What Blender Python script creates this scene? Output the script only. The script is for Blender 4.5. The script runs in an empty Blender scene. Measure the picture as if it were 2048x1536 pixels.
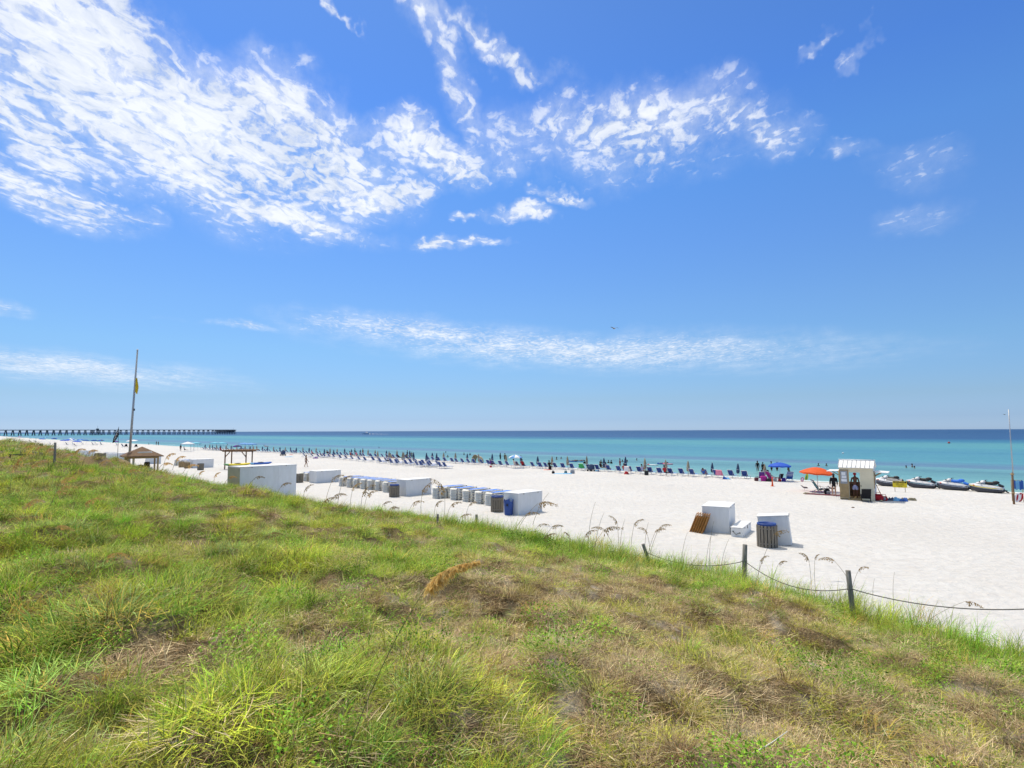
import bpy, math, random
import numpy as np
from mathutils import Vector, Matrix, Euler
PI = math.pi
rnd = random.Random(7)
C = bpy.context.scene.collection
scene = bpy.context.scene

# ------------------------------------------------------------------ camera
FPX = 1150.0
CAMZ = 5.0
HOR = 861.5
PITCH = math.atan((HOR - 768) / FPX)
ROLL = math.radians(0.19)
camd = bpy.data.cameras.new('camera')
cam = bpy.data.objects.new('camera', camd); C.objects.link(cam)
camd.sensor_width = 36.0; camd.lens = FPX / 2048 * 36.0
camd.clip_start = 0.05; camd.clip_end = 60000
CM = Matrix.Rotation(PI / 2 + PITCH, 4, 'X') @ Matrix.Rotation(-ROLL, 4, 'Z')
cam.matrix_world = Matrix.Translation((0, 0, CAMZ)) @ CM
scene.camera = cam
R3 = CM.to_3x3()

def ray(x, y):
    return R3 @ Vector(((x - 1024) / FPX, (768 - y) / FPX, -1.0))
def P(x, y, D):                      # point at horizontal depth D (along +Y) in the direction of a pixel of the photo
    d = ray(x, y); return Vector((0, 0, CAMZ)) + d * (D / d.y)
def horizon(x):
    return HOR - (x - 1024) * math.tan(ROLL)

# ------------------------------------------------------------------ terrain
NX, NY = 0.68, 0.7332                # unit vector towards the sea
WATER = -0.40
def sm(a, b, x):
    t = np.clip((np.asarray(x, float) - a) / (b - a), 0, 1); return t * t * (3 - 2 * t)
def hash2(i, j, s):
    n = np.sin(i * 127.1 + j * 311.7 + s * 74.7) * 43758.5453
    return n - np.floor(n)
def vnoise(x, y, s=0):
    x = np.asarray(x, float); y = np.asarray(y, float)
    i = np.floor(x); j = np.floor(y); fx = x - i; fy = y - j
    fx = fx * fx * (3 - 2 * fx); fy = fy * fy * (3 - 2 * fy)
    a = hash2(i, j, s); b = hash2(i + 1, j, s); c = hash2(i, j + 1, s); d = hash2(i + 1, j + 1, s)
    return (a * (1 - fx) + b * fx) * (1 - fy) + (c * (1 - fx) + d * fx) * fy
def fbm(x, y, s=0, o=3):
    r = 0; a = .5; t = 0
    for k in range(o):
        r = r + a * vnoise(x * 2**k, y * 2**k, s + k); t += a; a *= .5
    return r / t
def uv(X, Y): return NX * X + NY * Y, -NY * X + NX * Y
def xy(u, v): return NX * u - NY * v, NY * u + NX * v
TV = [-30, 0, 2, 5, 14, 19, 31, 37, 44, 60, 130]
TU = [15.6, 16.6, 17.3, 18.7, 20.1, 20.8, 19.3, 18.8, 18.6, 18.8, 18.4]
def toe(v): return np.interp(v, TV, TU)
def dune_z(X, Y, fine=True):
    X = np.asarray(X, float); Y = np.asarray(Y, float)
    u, v = uv(X, Y)
    t = toe(v) - u + (fbm(u * .35, v * .35, 5) - .5) * 1.6 + (fbm(u * 1.1, v * 1.1, 6) - .5) * 1.4
    k = np.interp(v, [-10, 0, 20, 33, 45, 70], [.15, .15, .19, .25, .355, .335])
    cap = np.interp(v, [0, 15, 35, 45, 50, 57, 130], [2.75, 2.85, 3.0, 3.1, 3.3, 4.05, 4.0])
    a = k * t; b = cap
    h = np.clip(.5 + .5 * (b - a) / 1.2, 0, 1)
    z = b * (1 - h) + a * h - 1.2 * h * (1 - h) * .5
    am = np.clip(t / 4, 0, 1)
    z = z + am * ((fbm(u * .45, v * .45, 11) - .5) * .85 + (fbm(X * 1.3, Y * 1.3, 21) - .5) * .50 + (fbm(X * 3.1, Y * 3.1, 23, 2) - .5) * .16)
    return np.where(t < 0, np.maximum(t * .35, -.6), z)
def water_edge(v):
    v = np.asarray(v, float)
    return np.interp(v, EV, EU) + (fbm(v * .05, 0 * v, 31, 2) - .5) * .8
EV = [-60, 1.7, 7, 13, 20, 25, 35, 50, 65, 80, 100, 138, 226, 284, 381, 549, 715, 950, 1171, 1400]
EU = [65, 65.4, 66.3, 66.1, 66, 66.2, 66.2, 66.2, 67, 68.5, 69.5, 70.4, 71.9, 76, 78.5, 82, 90, 100, 113, 125]
def beach_z(X, Y):
    u, v = uv(np.asarray(X, float), np.asarray(Y, float))
    w = water_edge(v)
    d = u - w
    z = WATER + np.where(d < 0, .40 * (1 - np.exp(d / 7.5)) , -d * .06)
    z = np.maximum(z, -2.0)
    return z + (fbm(u * .11, v * .11, 41, 2) - .5) * .10 * np.clip(-d / 12, 0, 1)
def ground(X, Y):
    return float(np.maximum(beach_z(X, Y), dune_z(X, Y)))
def G(x, y, off=0.0, surf=beach_z):
    """point of the beach seen at a pixel of the photo"""
    d = ray(x, y)
    D = -(CAMZ) / d.z * d.y if d.z < 0 else 900
    for _ in range(25):
        p = Vector((0, 0, CAMZ)) + d * (D / d.y)
        z = float(surf(p.x, p.y)) + off
        D = (CAMZ - z) / (-d.z) * d.y
    p = Vector((0, 0, CAMZ)) + d * (D / d.y); return p
def W(x, y):
    return G(x, y, 0, lambda a, b: WATER)
def DG(x, y):
    """first hit on dune or beach"""
    d = ray(x, y); ts = np.linspace(2, 140, 6000)
    X = d.x / d.y * ts; Z = CAMZ + d.z / d.y * ts
    g = np.maximum(beach_z(X, ts), dune_z(X, ts))
    hit = np.nonzero(Z < g)[0]
    t = ts[hit[0]] if len(hit) else 140
    return Vector((d.x / d.y * t, t, float(CAMZ + d.z / d.y * t)))

# ------------------------------------------------------------------ mesh builder
class MB:
    def __init__(s): s.v = []; s.f = []; s.sm = []
    def add(s, vs, fs, smooth=False):
        o = len(s.v); s.v += [tuple(p) for p in vs]
        for f in fs: s.f.append(tuple(i + o for i in f)); s.sm.append(smooth)
        return s
    def box(s, c, d, rz=0, M=None, bev=0.0):
        x, y, z = d[0] / 2, d[1] / 2, d[2] / 2
        m = M if M is not None else Matrix.Rotation(rz, 3, 'Z')
        c = Vector(c)
        if bev <= 0:
            vs = [c + m @ Vector((a * x, b * y, e * z)) for a in (-1, 1) for b in (-1, 1) for e in (-1, 1)]
            return s.add(vs, [(0, 1, 3, 2), (4, 6, 7, 5), (0, 4, 5, 1), (2, 3, 7, 6), (0, 2, 6, 4), (1, 5, 7, 3)])
        bev = min(bev, x * .9, y * .9, z * .9)
        vs = []; 
        for a in (-1, 1):
            for b in (-1, 1):
                for e in (-1, 1):
                    vs += [c + m @ Vector((a * x, b * (y - bev), e * (z - bev))), c + m @ Vector((a * (x - bev), b * y, e * (z - bev))), c + m @ Vector((a * (x - bev), b * (y - bev), e * z))]
        I = lambda a, b, e, k: ((a > 0) * 4 + (b > 0) * 2 + (e > 0)) * 3 + k
        fs = []
        for a in (-1, 1):
            fs.append([I(a, -1, -1, 0), I(a, 1, -1, 0), I(a, 1, 1, 0), I(a, -1, 1, 0)][::a])
            fs.append([I(-1, a, -1, 1), I(1, a, -1, 1), I(1, a, 1, 1), I(-1, a, 1, 1)][::-a])
            fs.append([I(-1, -1, a, 2), I(1, -1, a, 2), I(1, 1, a, 2), I(-1, 1, a, 2)][::a])
        for a in (-1, 1):
            for b in (-1, 1):
                fs.append([I(a, b, -1, 0), I(a, b, 1, 0), I(a, b, 1, 1), I(a, b, -1, 1)][::a * b * -1 or 1])
                fs.append([I(a, -1, b, 0), I(a, 1, b, 0), I(a, 1, b, 2), I(a, -1, b, 2)])
                fs.append([I(-1, a, b, 1), I(1, a, b, 1), I(1, a, b, 2), I(-1, a, b, 2)])
        for a in (-1, 1):
            for b in (-1, 1):
                for e in (-1, 1): fs.append([I(a, b, e, 0), I(a, b, e, 1), I(a, b, e, 2)])
        return s.add(vs, fs)
    def tube(s, pts, r, n=6, caps=True, flat=1.0, smooth=True):
        pts = [Vector(p) for p in pts]; N = len(pts)
        if not hasattr(r, '__len__'): r = [r] * N
        vs = []; up = None
        for i, p in enumerate(pts):
            t = (pts[min(i + 1, N - 1)] - pts[max(i - 1, 0)])
            if t.length < 1e-9: t = Vector((0, 0, 1))
            t.normalize()
            if up is None:
                up = Vector((0, 0, 1)) if abs(t.z) < .9 else Vector((0, 1, 0))
            a = t.cross(up); 
            if a.length < 1e-6: a = t.cross(Vector((1, 0, 0)))
            a.normalize(); b = a.cross(t); up = b
            for k in range(n):
                q = 2 * PI * k / n
                vs.append(p + a * math.cos(q) * r[i] + b * math.sin(q) * r[i] * flat)
        fs = [(i * n + k, i * n + (k + 1) % n, (i + 1) * n + (k + 1) % n, (i + 1) * n + k) for i in range(N - 1) for k in range(n)]
        if caps: fs += [tuple(range(n))[::-1], tuple((N - 1) * n + k for k in range(n))]
        return s.add(vs, fs, smooth)
    def lathe(s, prof, n=16, c=(0, 0, 0), smooth=True, wob=None):
        vs = []; m = len(prof)
        for i, (r, z) in enumerate(prof):
            for k in range(n):
                q = 2 * PI * k / n; rr = r * (wob(k, i) if wob else 1)
                vs.append((c[0] + rr * math.cos(q), c[1] + rr * math.sin(q), c[2] + z))
        fs = [(i * n + k, i * n + (k + 1) % n, (i + 1) * n + (k + 1) % n, (i + 1) * n + k) for i in range(m - 1) for k in range(n)]
        if prof[0][0] > 1e-4: fs.append(tuple(range(n))[::-1])
        if prof[-1][0] > 1e-4: fs.append(tuple((m - 1) * n + k for k in range(n)))
        return s.add(vs, fs, smooth)
    def ell(s, c, r, n=10, m=7, M=None, bump=0.0, seed=0):
        vs = []; rr = random.Random(seed); c = Vector(c)
        for i in range(m + 1):
            a = PI * i / m
            for k in range(n):
                q = 2 * PI * k / n; b = 1 + rr.uniform(-bump, bump)
                p = Vector((r[0] * math.sin(a) * math.cos(q) * b, r[1] * math.sin(a) * math.sin(q) * b, r[2] * math.cos(a) * b))
                vs.append(c + (M @ p if M is not None else p))
        fs = [(i * n + k, (i + 1) * n + k, (i + 1) * n + (k + 1) % n, i * n + (k + 1) % n) for i in range(m) for k in range(n)]
        return s.add(vs, fs, True)
    def grid(s, fn, nu, nv, smooth=True, thick=None):
        vs = [fn(i / nu, j / nv) for i in range(nu + 1) for j in range(nv + 1)]
        w = nv + 1
        fs = [(i * w + j, (i + 1) * w + j, (i + 1) * w + j + 1, i * w + j + 1) for i in range(nu) for j in range(nv)]
        return s.add(vs, fs, smooth)
    def prism(s, poly, d, M=None, c=(0, 0, 0)):
        """poly in local XZ extruded along local Y by d (centred)"""
        c = Vector(c); n = len(poly); f = (lambda p: c + (M @ p if M is not None else p))
        vs = [f(Vector((a, -d / 2, b))) for a, b in poly] + [f(Vector((a, d / 2, b))) for a, b in poly]
        fs = [tuple(range(n)), tuple(range(n, 2 * n))[::-1]] + [(i, i + n, (i + 1) % n + n, (i + 1) % n) for i in range(n)]
        return s.add(vs, fs)
    def mesh(s, name):
        me = bpy.data.meshes.new(name); me.from_pydata(s.v, [], s.f); me.validate()
        if len(me.polygons) == len(s.sm): me.polygons.foreach_set('use_smooth', s.sm)
        me.update(); return me
    def build(s, name, mat, parent=None, loc=None, rot=None):
        o = bpy.data.objects.new(name, s.mesh(name)); C.objects.link(o)
        if mat: o.data.materials.append(mat)
        if parent: o.parent = parent
        if loc is not None: o.location = loc
        if rot is not None: o.rotation_euler = rot
        return o

def tag(o, label, cat, group=None):
    o['label'] = label; o['category'] = cat
    if group: o['group'] = group
    return o
def thing(name, label, cat, loc=(0, 0, 0), rz=0, group=None, scale=None):
    o = bpy.data.objects.new(name, None); C.objects.link(o); o.empty_display_size = .2
    o.location = loc; o.rotation_euler = (0, 0, rz)
    if scale: o.scale = (scale,) * 3 if not hasattr(scale, '__len__') else scale
    return tag(o, label, cat, group)
def copytree(root, loc, rz, label, group=None, scale=None, skip=()):
    r = root.copy(); C.objects.link(r); r.location = loc; r.rotation_euler = (0, 0, rz)
    r['label'] = label
    if group: r['group'] = group
    if scale: r.scale = (scale,) * 3 if not hasattr(scale, '__len__') else scale
    for ch in KIDS[root.name]:
        if ch.name.split('.')[0] in skip: continue
        c = ch.copy(); C.objects.link(c); c.parent = r
        for g in KIDS.get(ch.name, []):
            d = g.copy(); C.objects.link(d); d.parent = c
    return r
KIDS = {}
def kids(root):
    KIDS[root.name] = list(root.children)
    for c in root.children: KIDS[c.name] = list(c.children)
ORD = 'first second third fourth fifth sixth seventh eighth ninth tenth eleventh twelfth thirteenth fourteenth fifteenth sixteenth seventeenth eighteenth nineteenth twentieth'.split()
TENS = {2: 'twenty', 3: 'thirty', 4: 'forty', 5: 'fifty'}
def ordw(n):
    if n <= 20: return ORD[n - 1]
    t, r = divmod(n, 10)
    if r == 0: return {3: 'thirtieth', 4: 'fortieth', 5: 'fiftieth'}[t]
    return TENS[t] + '-' + ORD[r - 1]
SEAROT = -math.atan2(NX, NY)          # local +Y points to the sea

# ------------------------------------------------------------------ materials
def nt_new(m):
    m.use_nodes = True; t = m.node_tree; t.nodes.clear(); return t
def N(t, typ, inp=None, **kw):
    n = t.nodes.new(typ)
    for k, v in kw.items(): setattr(n, k, v)
    if inp:
        for k, v in inp.items():
            if isinstance(v, bpy.types.NodeSocket): t.links.new(v, n.inputs[k])
            else: n.inputs[k].default_value = v
    return n
def math_(t, op, a, b=None, c=None, clamp=False):
    n = t.nodes.new('ShaderNodeMath'); n.operation = op; n.use_clamp = clamp
    for i, v in enumerate((a, b, c)):
        if v is None: continue
        if isinstance(v, bpy.types.NodeSocket): t.links.new(v, n.inputs[i])
        else: n.inputs[i].default_value = v
    return n.outputs[0]
def mixc(t, fac, a, b, mode='MIX'):
    n = t.nodes.new('ShaderNodeMix'); n.data_type = 'RGBA'; n.blend_type = mode
    for i, v in ((0, fac), (6, a), (7, b)):
        if isinstance(v, bpy.types.NodeSocket): t.links.new(v, n.inputs[i])
        elif i == 0: n.inputs[0].default_value = v
        else: n.inputs[i].default_value = (*v[:3], 1)
    return n.outputs[2]
def ramp(t, fac, stops):
    n = t.nodes.new('ShaderNodeValToRGB'); e = n.color_ramp.elements
    while len(e) > 1: e.remove(e[-1])
    e[0].position = stops[0][0]; e[0].color = (*stops[0][1], 1)
    for p, c in stops[1:]:
        k = e.new(p); k.color = (*c, 1)
    t.links.new(fac, n.inputs[0]); return n.outputs[0]
MATS = {}
def mat(name, col, rough=.7, var=.12, scale=3.0, bump=.0, bscale=40, spec=.35, trans=0.0, stretch=None, col2=None, metal=0):
    if name in MATS: return MATS[name]
    m = bpy.data.materials.new(name); t = nt_new(m)
    out = N(t, 'ShaderNodeOutputMaterial'); b = N(t, 'ShaderNodeBsdfPrincipled')
    tc = N(t, 'ShaderNodeTexCoord'); vec = tc.outputs['Object']
    if stretch: vec = N(t, 'ShaderNodeMapping', {'Vector': vec, 'Scale': stretch}).outputs[0]
    nz = N(t, 'ShaderNodeTexNoise', {'Vector': vec, 'Scale': scale, 'Detail': 6.0, 'Roughness': .6})
    oi = N(t, 'ShaderNodeObjectInfo')
    f = math_(t, 'MULTIPLY_ADD', nz.outputs[0], 1.6, -.3, clamp=True)
    dark = col2 if col2 else tuple(c * (1 - var * 1.6) for c in col)
    lite = tuple(min(c * (1 + var * .8), .95) for c in col)
    c = mixc(t, f, dark, lite)
    hv = N(t, 'ShaderNodeHueSaturation', {'Color': c, 'Value': math_(t, 'MULTIPLY_ADD', oi.outputs['Random'], .12, .94)})
    t.links.new(hv.outputs[0], b.inputs['Base Color'])
    b.inputs['Roughness'].default_value = rough; b.inputs['Specular IOR Level'].default_value = spec
    b.inputs['Metallic'].default_value = metal
    if bump:
        n2 = N(t, 'ShaderNodeTexNoise', {'Vector': vec, 'Scale': float(bscale), 'Detail': 4.0})
        bp = N(t, 'ShaderNodeBump', {'Height': n2.outputs[0], 'Strength': bump, 'Distance': .02})
        t.links.new(bp.outputs[0], b.inputs['Normal'])
    sh = b.outputs[0]
    if trans:
        tr = N(t, 'ShaderNodeBsdfTranslucent', {'Color': hv.outputs[0]})
        mx = N(t, 'ShaderNodeMixShader', {0: trans}); t.links.new(sh, mx.inputs[1]); t.links.new(tr.outputs[0], mx.inputs[2]); sh = mx.outputs[0]
    t.links.new(sh, out.inputs[0]); MATS[name] = m; return m

def sand_mat():
    m = bpy.data.materials.new('white_sand'); t = nt_new(m)
    out = N(t, 'ShaderNodeOutputMaterial'); b = N(t, 'ShaderNodeBsdfPrincipled')
    g = N(t, 'ShaderNodeNewGeometry').outputs['Position']
    s = N(t, 'ShaderNodeSeparateXYZ', {0: g})
    u = math_(t, 'ADD', math_(t, 'MULTIPLY', s.outputs[0], NX), math_(t, 'MULTIPLY', s.outputs[1], NY))
    n1 = N(t, 'ShaderNodeTexNoise', {'Vector': g, 'Scale': .12, 'Detail': 5.0}).outputs[0]
    n2 = N(t, 'ShaderNodeTexNoise', {'Vector': g, 'Scale': 1.7, 'Detail': 8.0, 'Roughness': .7}).outputs[0]
    c = mixc(t, math_(t, 'MULTIPLY_ADD', n1, 2.2, -.6, clamp=True), (.525, .51, .49), (.65, .645, .635))
    c = mixc(t, math_(t, 'MULTIPLY_ADD', n2, 1.8, -.55, clamp=True), c, (.49, .455, .415), 'MIX')
    c2 = mixc(t, .30, c, (.67, .67, .665))
    # wet band by the water
    att = N(t, 'ShaderNodeAttribute', attribute_name='wet').outputs['Fac']
    wet = math_(t, 'MULTIPLY', math_(t, 'ADD', att, math_(t, 'MULTIPLY_ADD', n2, .5, -.25)), 1.0, clamp=True)
    weed = math_(t, 'MULTIPLY', math_(t, 'MULTIPLY_ADD', n2, 9.0, -5.3, clamp=True), math_(t, 'SUBTRACT', 1.0, math_(t, 'ABSOLUTE', math_(t, 'DIVIDE', math_(t, 'SUBTRACT', u, math_(t, 'MULTIPLY_ADD', n1, 4.0, 59.5)), .8)), clamp=True))
    c2 = mixc(t, math_(t, 'MULTIPLY', weed, .5), c2, (.22, .18, .12))
    c3 = mixc(t, wet, c2, (.42, .38, .32))
    t.links.new(c3, b.inputs['Base Color'])
    b.inputs['Roughness'].default_value = .9; b.inputs['Specular IOR Level'].default_value = .15
    rot = N(t, 'ShaderNodeMapping', {'Vector': g, 'Rotation': (0, 0, -math.atan2(NY, NX)), 'Scale': (1.6, .35, 1)}).outputs[0]
    vo = N(t, 'ShaderNodeTexVoronoi', {'Vector': g, 'Scale': 2.1, 'Randomness': 1.0}, feature='F1', voronoi_dimensions='2D').outputs[0]
    vo2 = N(t, 'ShaderNodeTexNoise', {'Vector': g, 'Scale': 5.0, 'Detail': 5.0, 'Roughness': .65}).outputs[0]
    tr = N(t, 'ShaderNodeTexNoise', {'Vector': rot, 'Scale': 2.2, 'Detail': 4.0}).outputs[0]
    # wheel tracks running along the shore
    wob = math_(t, 'MULTIPLY_ADD', N(t, 'ShaderNodeTexNoise', {'Vector': g, 'Scale': .05, 'Detail': 2.0}).outputs[0], 22.0, u)
    trk = math_(t, 'PINGPONG', wob, 3.1); trk = math_(t, 'SMOOTH_MIN', math_(t, 'ABSOLUTE', math_(t, 'SUBTRACT', trk, .45)), math_(t, 'ABSOLUTE', math_(t, 'SUBTRACT', trk, 1.9)), .1)
    trk = math_(t, 'MULTIPLY', math_(t, 'SUBTRACT', .16, trk, clamp=True), math_(t, 'MULTIPLY_ADD', n1, 6.0, -2.8, clamp=True))
    h = math_(t, 'ADD', math_(t, 'MULTIPLY', vo, .55), math_(t, 'ADD', math_(t, 'MULTIPLY', vo2, .8), math_(t, 'MULTIPLY', tr, .8)))
    h = math_(t, 'MULTIPLY_ADD', trk, -3.0, h)
    bp = N(t, 'ShaderNodeBump', {'Height': h, 'Strength': .7, 'Distance': .13})
    t.links.new(bp.outputs[0], b.inputs['Normal'])
    t.links.new(b.outputs[0], out.inputs[0]); return m

def dune_mat():
    m = bpy.data.materials.new('dune_soil'); t = nt_new(m)
    out = N(t, 'ShaderNodeOutputMaterial'); b = N(t, 'ShaderNodeBsdfPrincipled')
    g = N(t, 'ShaderNodeNewGeometry').outputs['Position']
    n1 = N(t, 'ShaderNodeTexNoise', {'Vector': g, 'Scale': .9, 'Detail': 6.0, 'Roughness': .65}).outputs[0]
    n2 = N(t, 'ShaderNodeTexNoise', {'Vector': g, 'Scale': 22.0, 'Detail': 6.0, 'Roughness': .7}).outputs[0]
    edge = N(t, 'ShaderNodeAttribute', attribute_name='bare').outputs['Fac']
    n3 = N(t, 'ShaderNodeTexNoise', {'Vector': g, 'Scale': 55.0, 'Detail': 4.0, 'Roughness': .8}).outputs[0]
    litter = mixc(t, math_(t, 'MULTIPLY_ADD', n3, 3.6, -1.3, clamp=True), (.085, .055, .025), (.44, .33, .18))
    sand = mixc(t, n2, (.50, .45, .39), (.72, .67, .60))
    fl = N(t, 'ShaderNodeTexNoise', {'Vector': g, 'Scale': 3.2, 'Detail': 5.0, 'Roughness': .75}).outputs[0]
    f = math_(t, 'ADD', math_(t, 'MULTIPLY_ADD', fl, 14.0, -8.8, clamp=True), edge, clamp=True)
    t.links.new(mixc(t, f, litter, sand), b.inputs['Base Color'])
    b.inputs['Roughness'].default_value = .95; b.inputs['Specular IOR Level'].default_value = .1
    bp = N(t, 'ShaderNodeBump', {'Height': n2, 'Strength': 1.0, 'Distance': .09})
    t.links.new(bp.outputs[0], b.inputs['Normal'])
    t.links.new(b.outputs[0], out.inputs[0]); return m

def water_mat():
    m = bpy.data.materials.new('sea_water'); t = nt_new(m)
    out = N(t, 'ShaderNodeOutputMaterial'); b = N(t, 'ShaderNodeBsdfPrincipled')
    g = N(t, 'ShaderNodeNewGeometry').outputs['Position']
    uvm = N(t, 'ShaderNodeMapping', {'Vector': g, 'Rotation': (0, 0, -math.atan2(NY, NX))}).outputs[0]   # x = distance out to sea
    s = N(t, 'ShaderNodeSeparateXYZ', {0: uvm}); u = s.outputs[0]
    str1 = N(t, 'ShaderNodeMapping', {'Vector': uvm, 'Scale': (.045, .006, 1)}).outputs[0]
    w1 = N(t, 'ShaderNodeTexNoise', {'Vector': str1, 'Scale': 1.0, 'Detail': 5.0, 'Roughness': .6}).outputs[0]
    str2 = N(t, 'ShaderNodeMapping', {'Vector': uvm, 'Scale': (.012, .0016, 1)}).outputs[0]
    w2 = N(t, 'ShaderNodeTexNoise', {'Vector': str2, 'Scale': 1.0, 'Detail': 4.0}).outputs[0]
    # warped distance
    uw = math_(t, 'MULTIPLY_ADD', math_(t, 'SUBTRACT', w1, .5), 34, u)
    uw = math_(t, 'MULTIPLY_ADD', math_(t, 'SUBTRACT', w2, .5), math_(t, 'MULTIPLY', u, .45), uw)
    lg = math_(t, 'LOGARITHM', math_(t, 'MAXIMUM', uw, 50), 10)       # 1.7 .. 4.5
    f = math_(t, 'DIVIDE', math_(t, 'SUBTRACT', lg, 1.7), 1.6)
    def pos(d): return (math.log10(d) - 1.7) / 1.6
    cols = [(pos(60), (0.288, 0.432, 0.416)), (pos(68), (0.194, 0.357, 0.336)), (pos(82), (0.140, 0.327, 0.343)), (pos(93), (0.097, 0.231, 0.266)),
            (pos(100), (0.132, 0.312, 0.343)), (pos(107), (0.109, 0.201, 0.293)), (pos(116), (0.101, 0.201, 0.293)), (pos(128), (0.085, 0.268, 0.321)), (pos(170), (0.066, 0.223, 0.301)),
            (pos(205), (0.085, 0.275, 0.307)), (pos(270), (0.085, 0.268, 0.293)), (pos(318), (0.035, 0.156, 0.248)), (pos(440), (0.022, 0.073, 0.176)), (pos(1200), (0.014, 0.054, 0.144))]
    c = ramp(t, f, cols)
    rip = N(t, 'ShaderNodeTexNoise', {'Vector': N(t, 'ShaderNodeMapping', {'Vector': uvm, 'Scale': (.5, .05, 1)}).outputs[0], 'Scale': 1.0, 'Detail': 5.0, 'Roughness': .7}).outputs[0]
    c = N(t, 'ShaderNodeHueSaturation', {'Color': c, 'Value': math_(t, 'MULTIPLY_ADD', rip, .55, .73)}).outputs[0]
    t.links.new(c, b.inputs['Base Color'])
    cd = N(t, 'ShaderNodeVectorMath', {0: g}, operation='LENGTH').outputs['Value']
    b.inputs['Roughness'].default_value = .32; b.inputs['Specular IOR Level'].default_value = .10; b.inputs['IOR'].default_value = 1.33
    mp = N(t, 'ShaderNodeMapping', {'Vector': uvm, 'Scale': (1.0, .33, 1)}).outputs[0]
    h1 = N(t, 'ShaderNodeTexNoise', {'Vector': mp, 'Scale': .55, 'Detail': 6.0, 'Roughness': .6}).outputs[0]
    h2 = N(t, 'ShaderNodeTexNoise', {'Vector': mp, 'Scale': .08, 'Detail': 4.0}).outputs[0]
    h = math_(t, 'ADD', h1, math_(t, 'MULTIPLY', h2, 3.0))
    bp = N(t, 'ShaderNodeBump', {'Height': h, 'Strength': .9, 'Distance': .45})
    t.links.new(bp.outputs[0], b.inputs['Normal'])
    # foam along the edge
    fo = N(t, 'ShaderNodeAttribute', attribute_name='foam').outputs['Fac']
    fn = N(t, 'ShaderNodeTexNoise', {'Vector': N(t, 'ShaderNodeMapping', {'Vector': uvm, 'Scale': (1.2, .3, 1)}).outputs[0], 'Scale': 1.3, 'Detail': 6.0, 'Roughness': .7}).outputs[0]
    ff = math_(t, 'MULTIPLY_ADD', math_(t, 'ADD', fn, math_(t, 'MULTIPLY', fo, .55)), 5.0, -3.75, clamp=True)
    foam = N(t, 'ShaderNodeBsdfDiffuse', {'Color': (.72, .74, .75, 1)})
    mx = N(t, 'ShaderNodeMixShader', {0: ff}); t.links.new(b.outputs[0], mx.inputs[1]); t.links.new(foam.outputs[0], mx.inputs[2])
    t.links.new(mx.outputs[0], out.inputs[0]); return m

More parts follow.
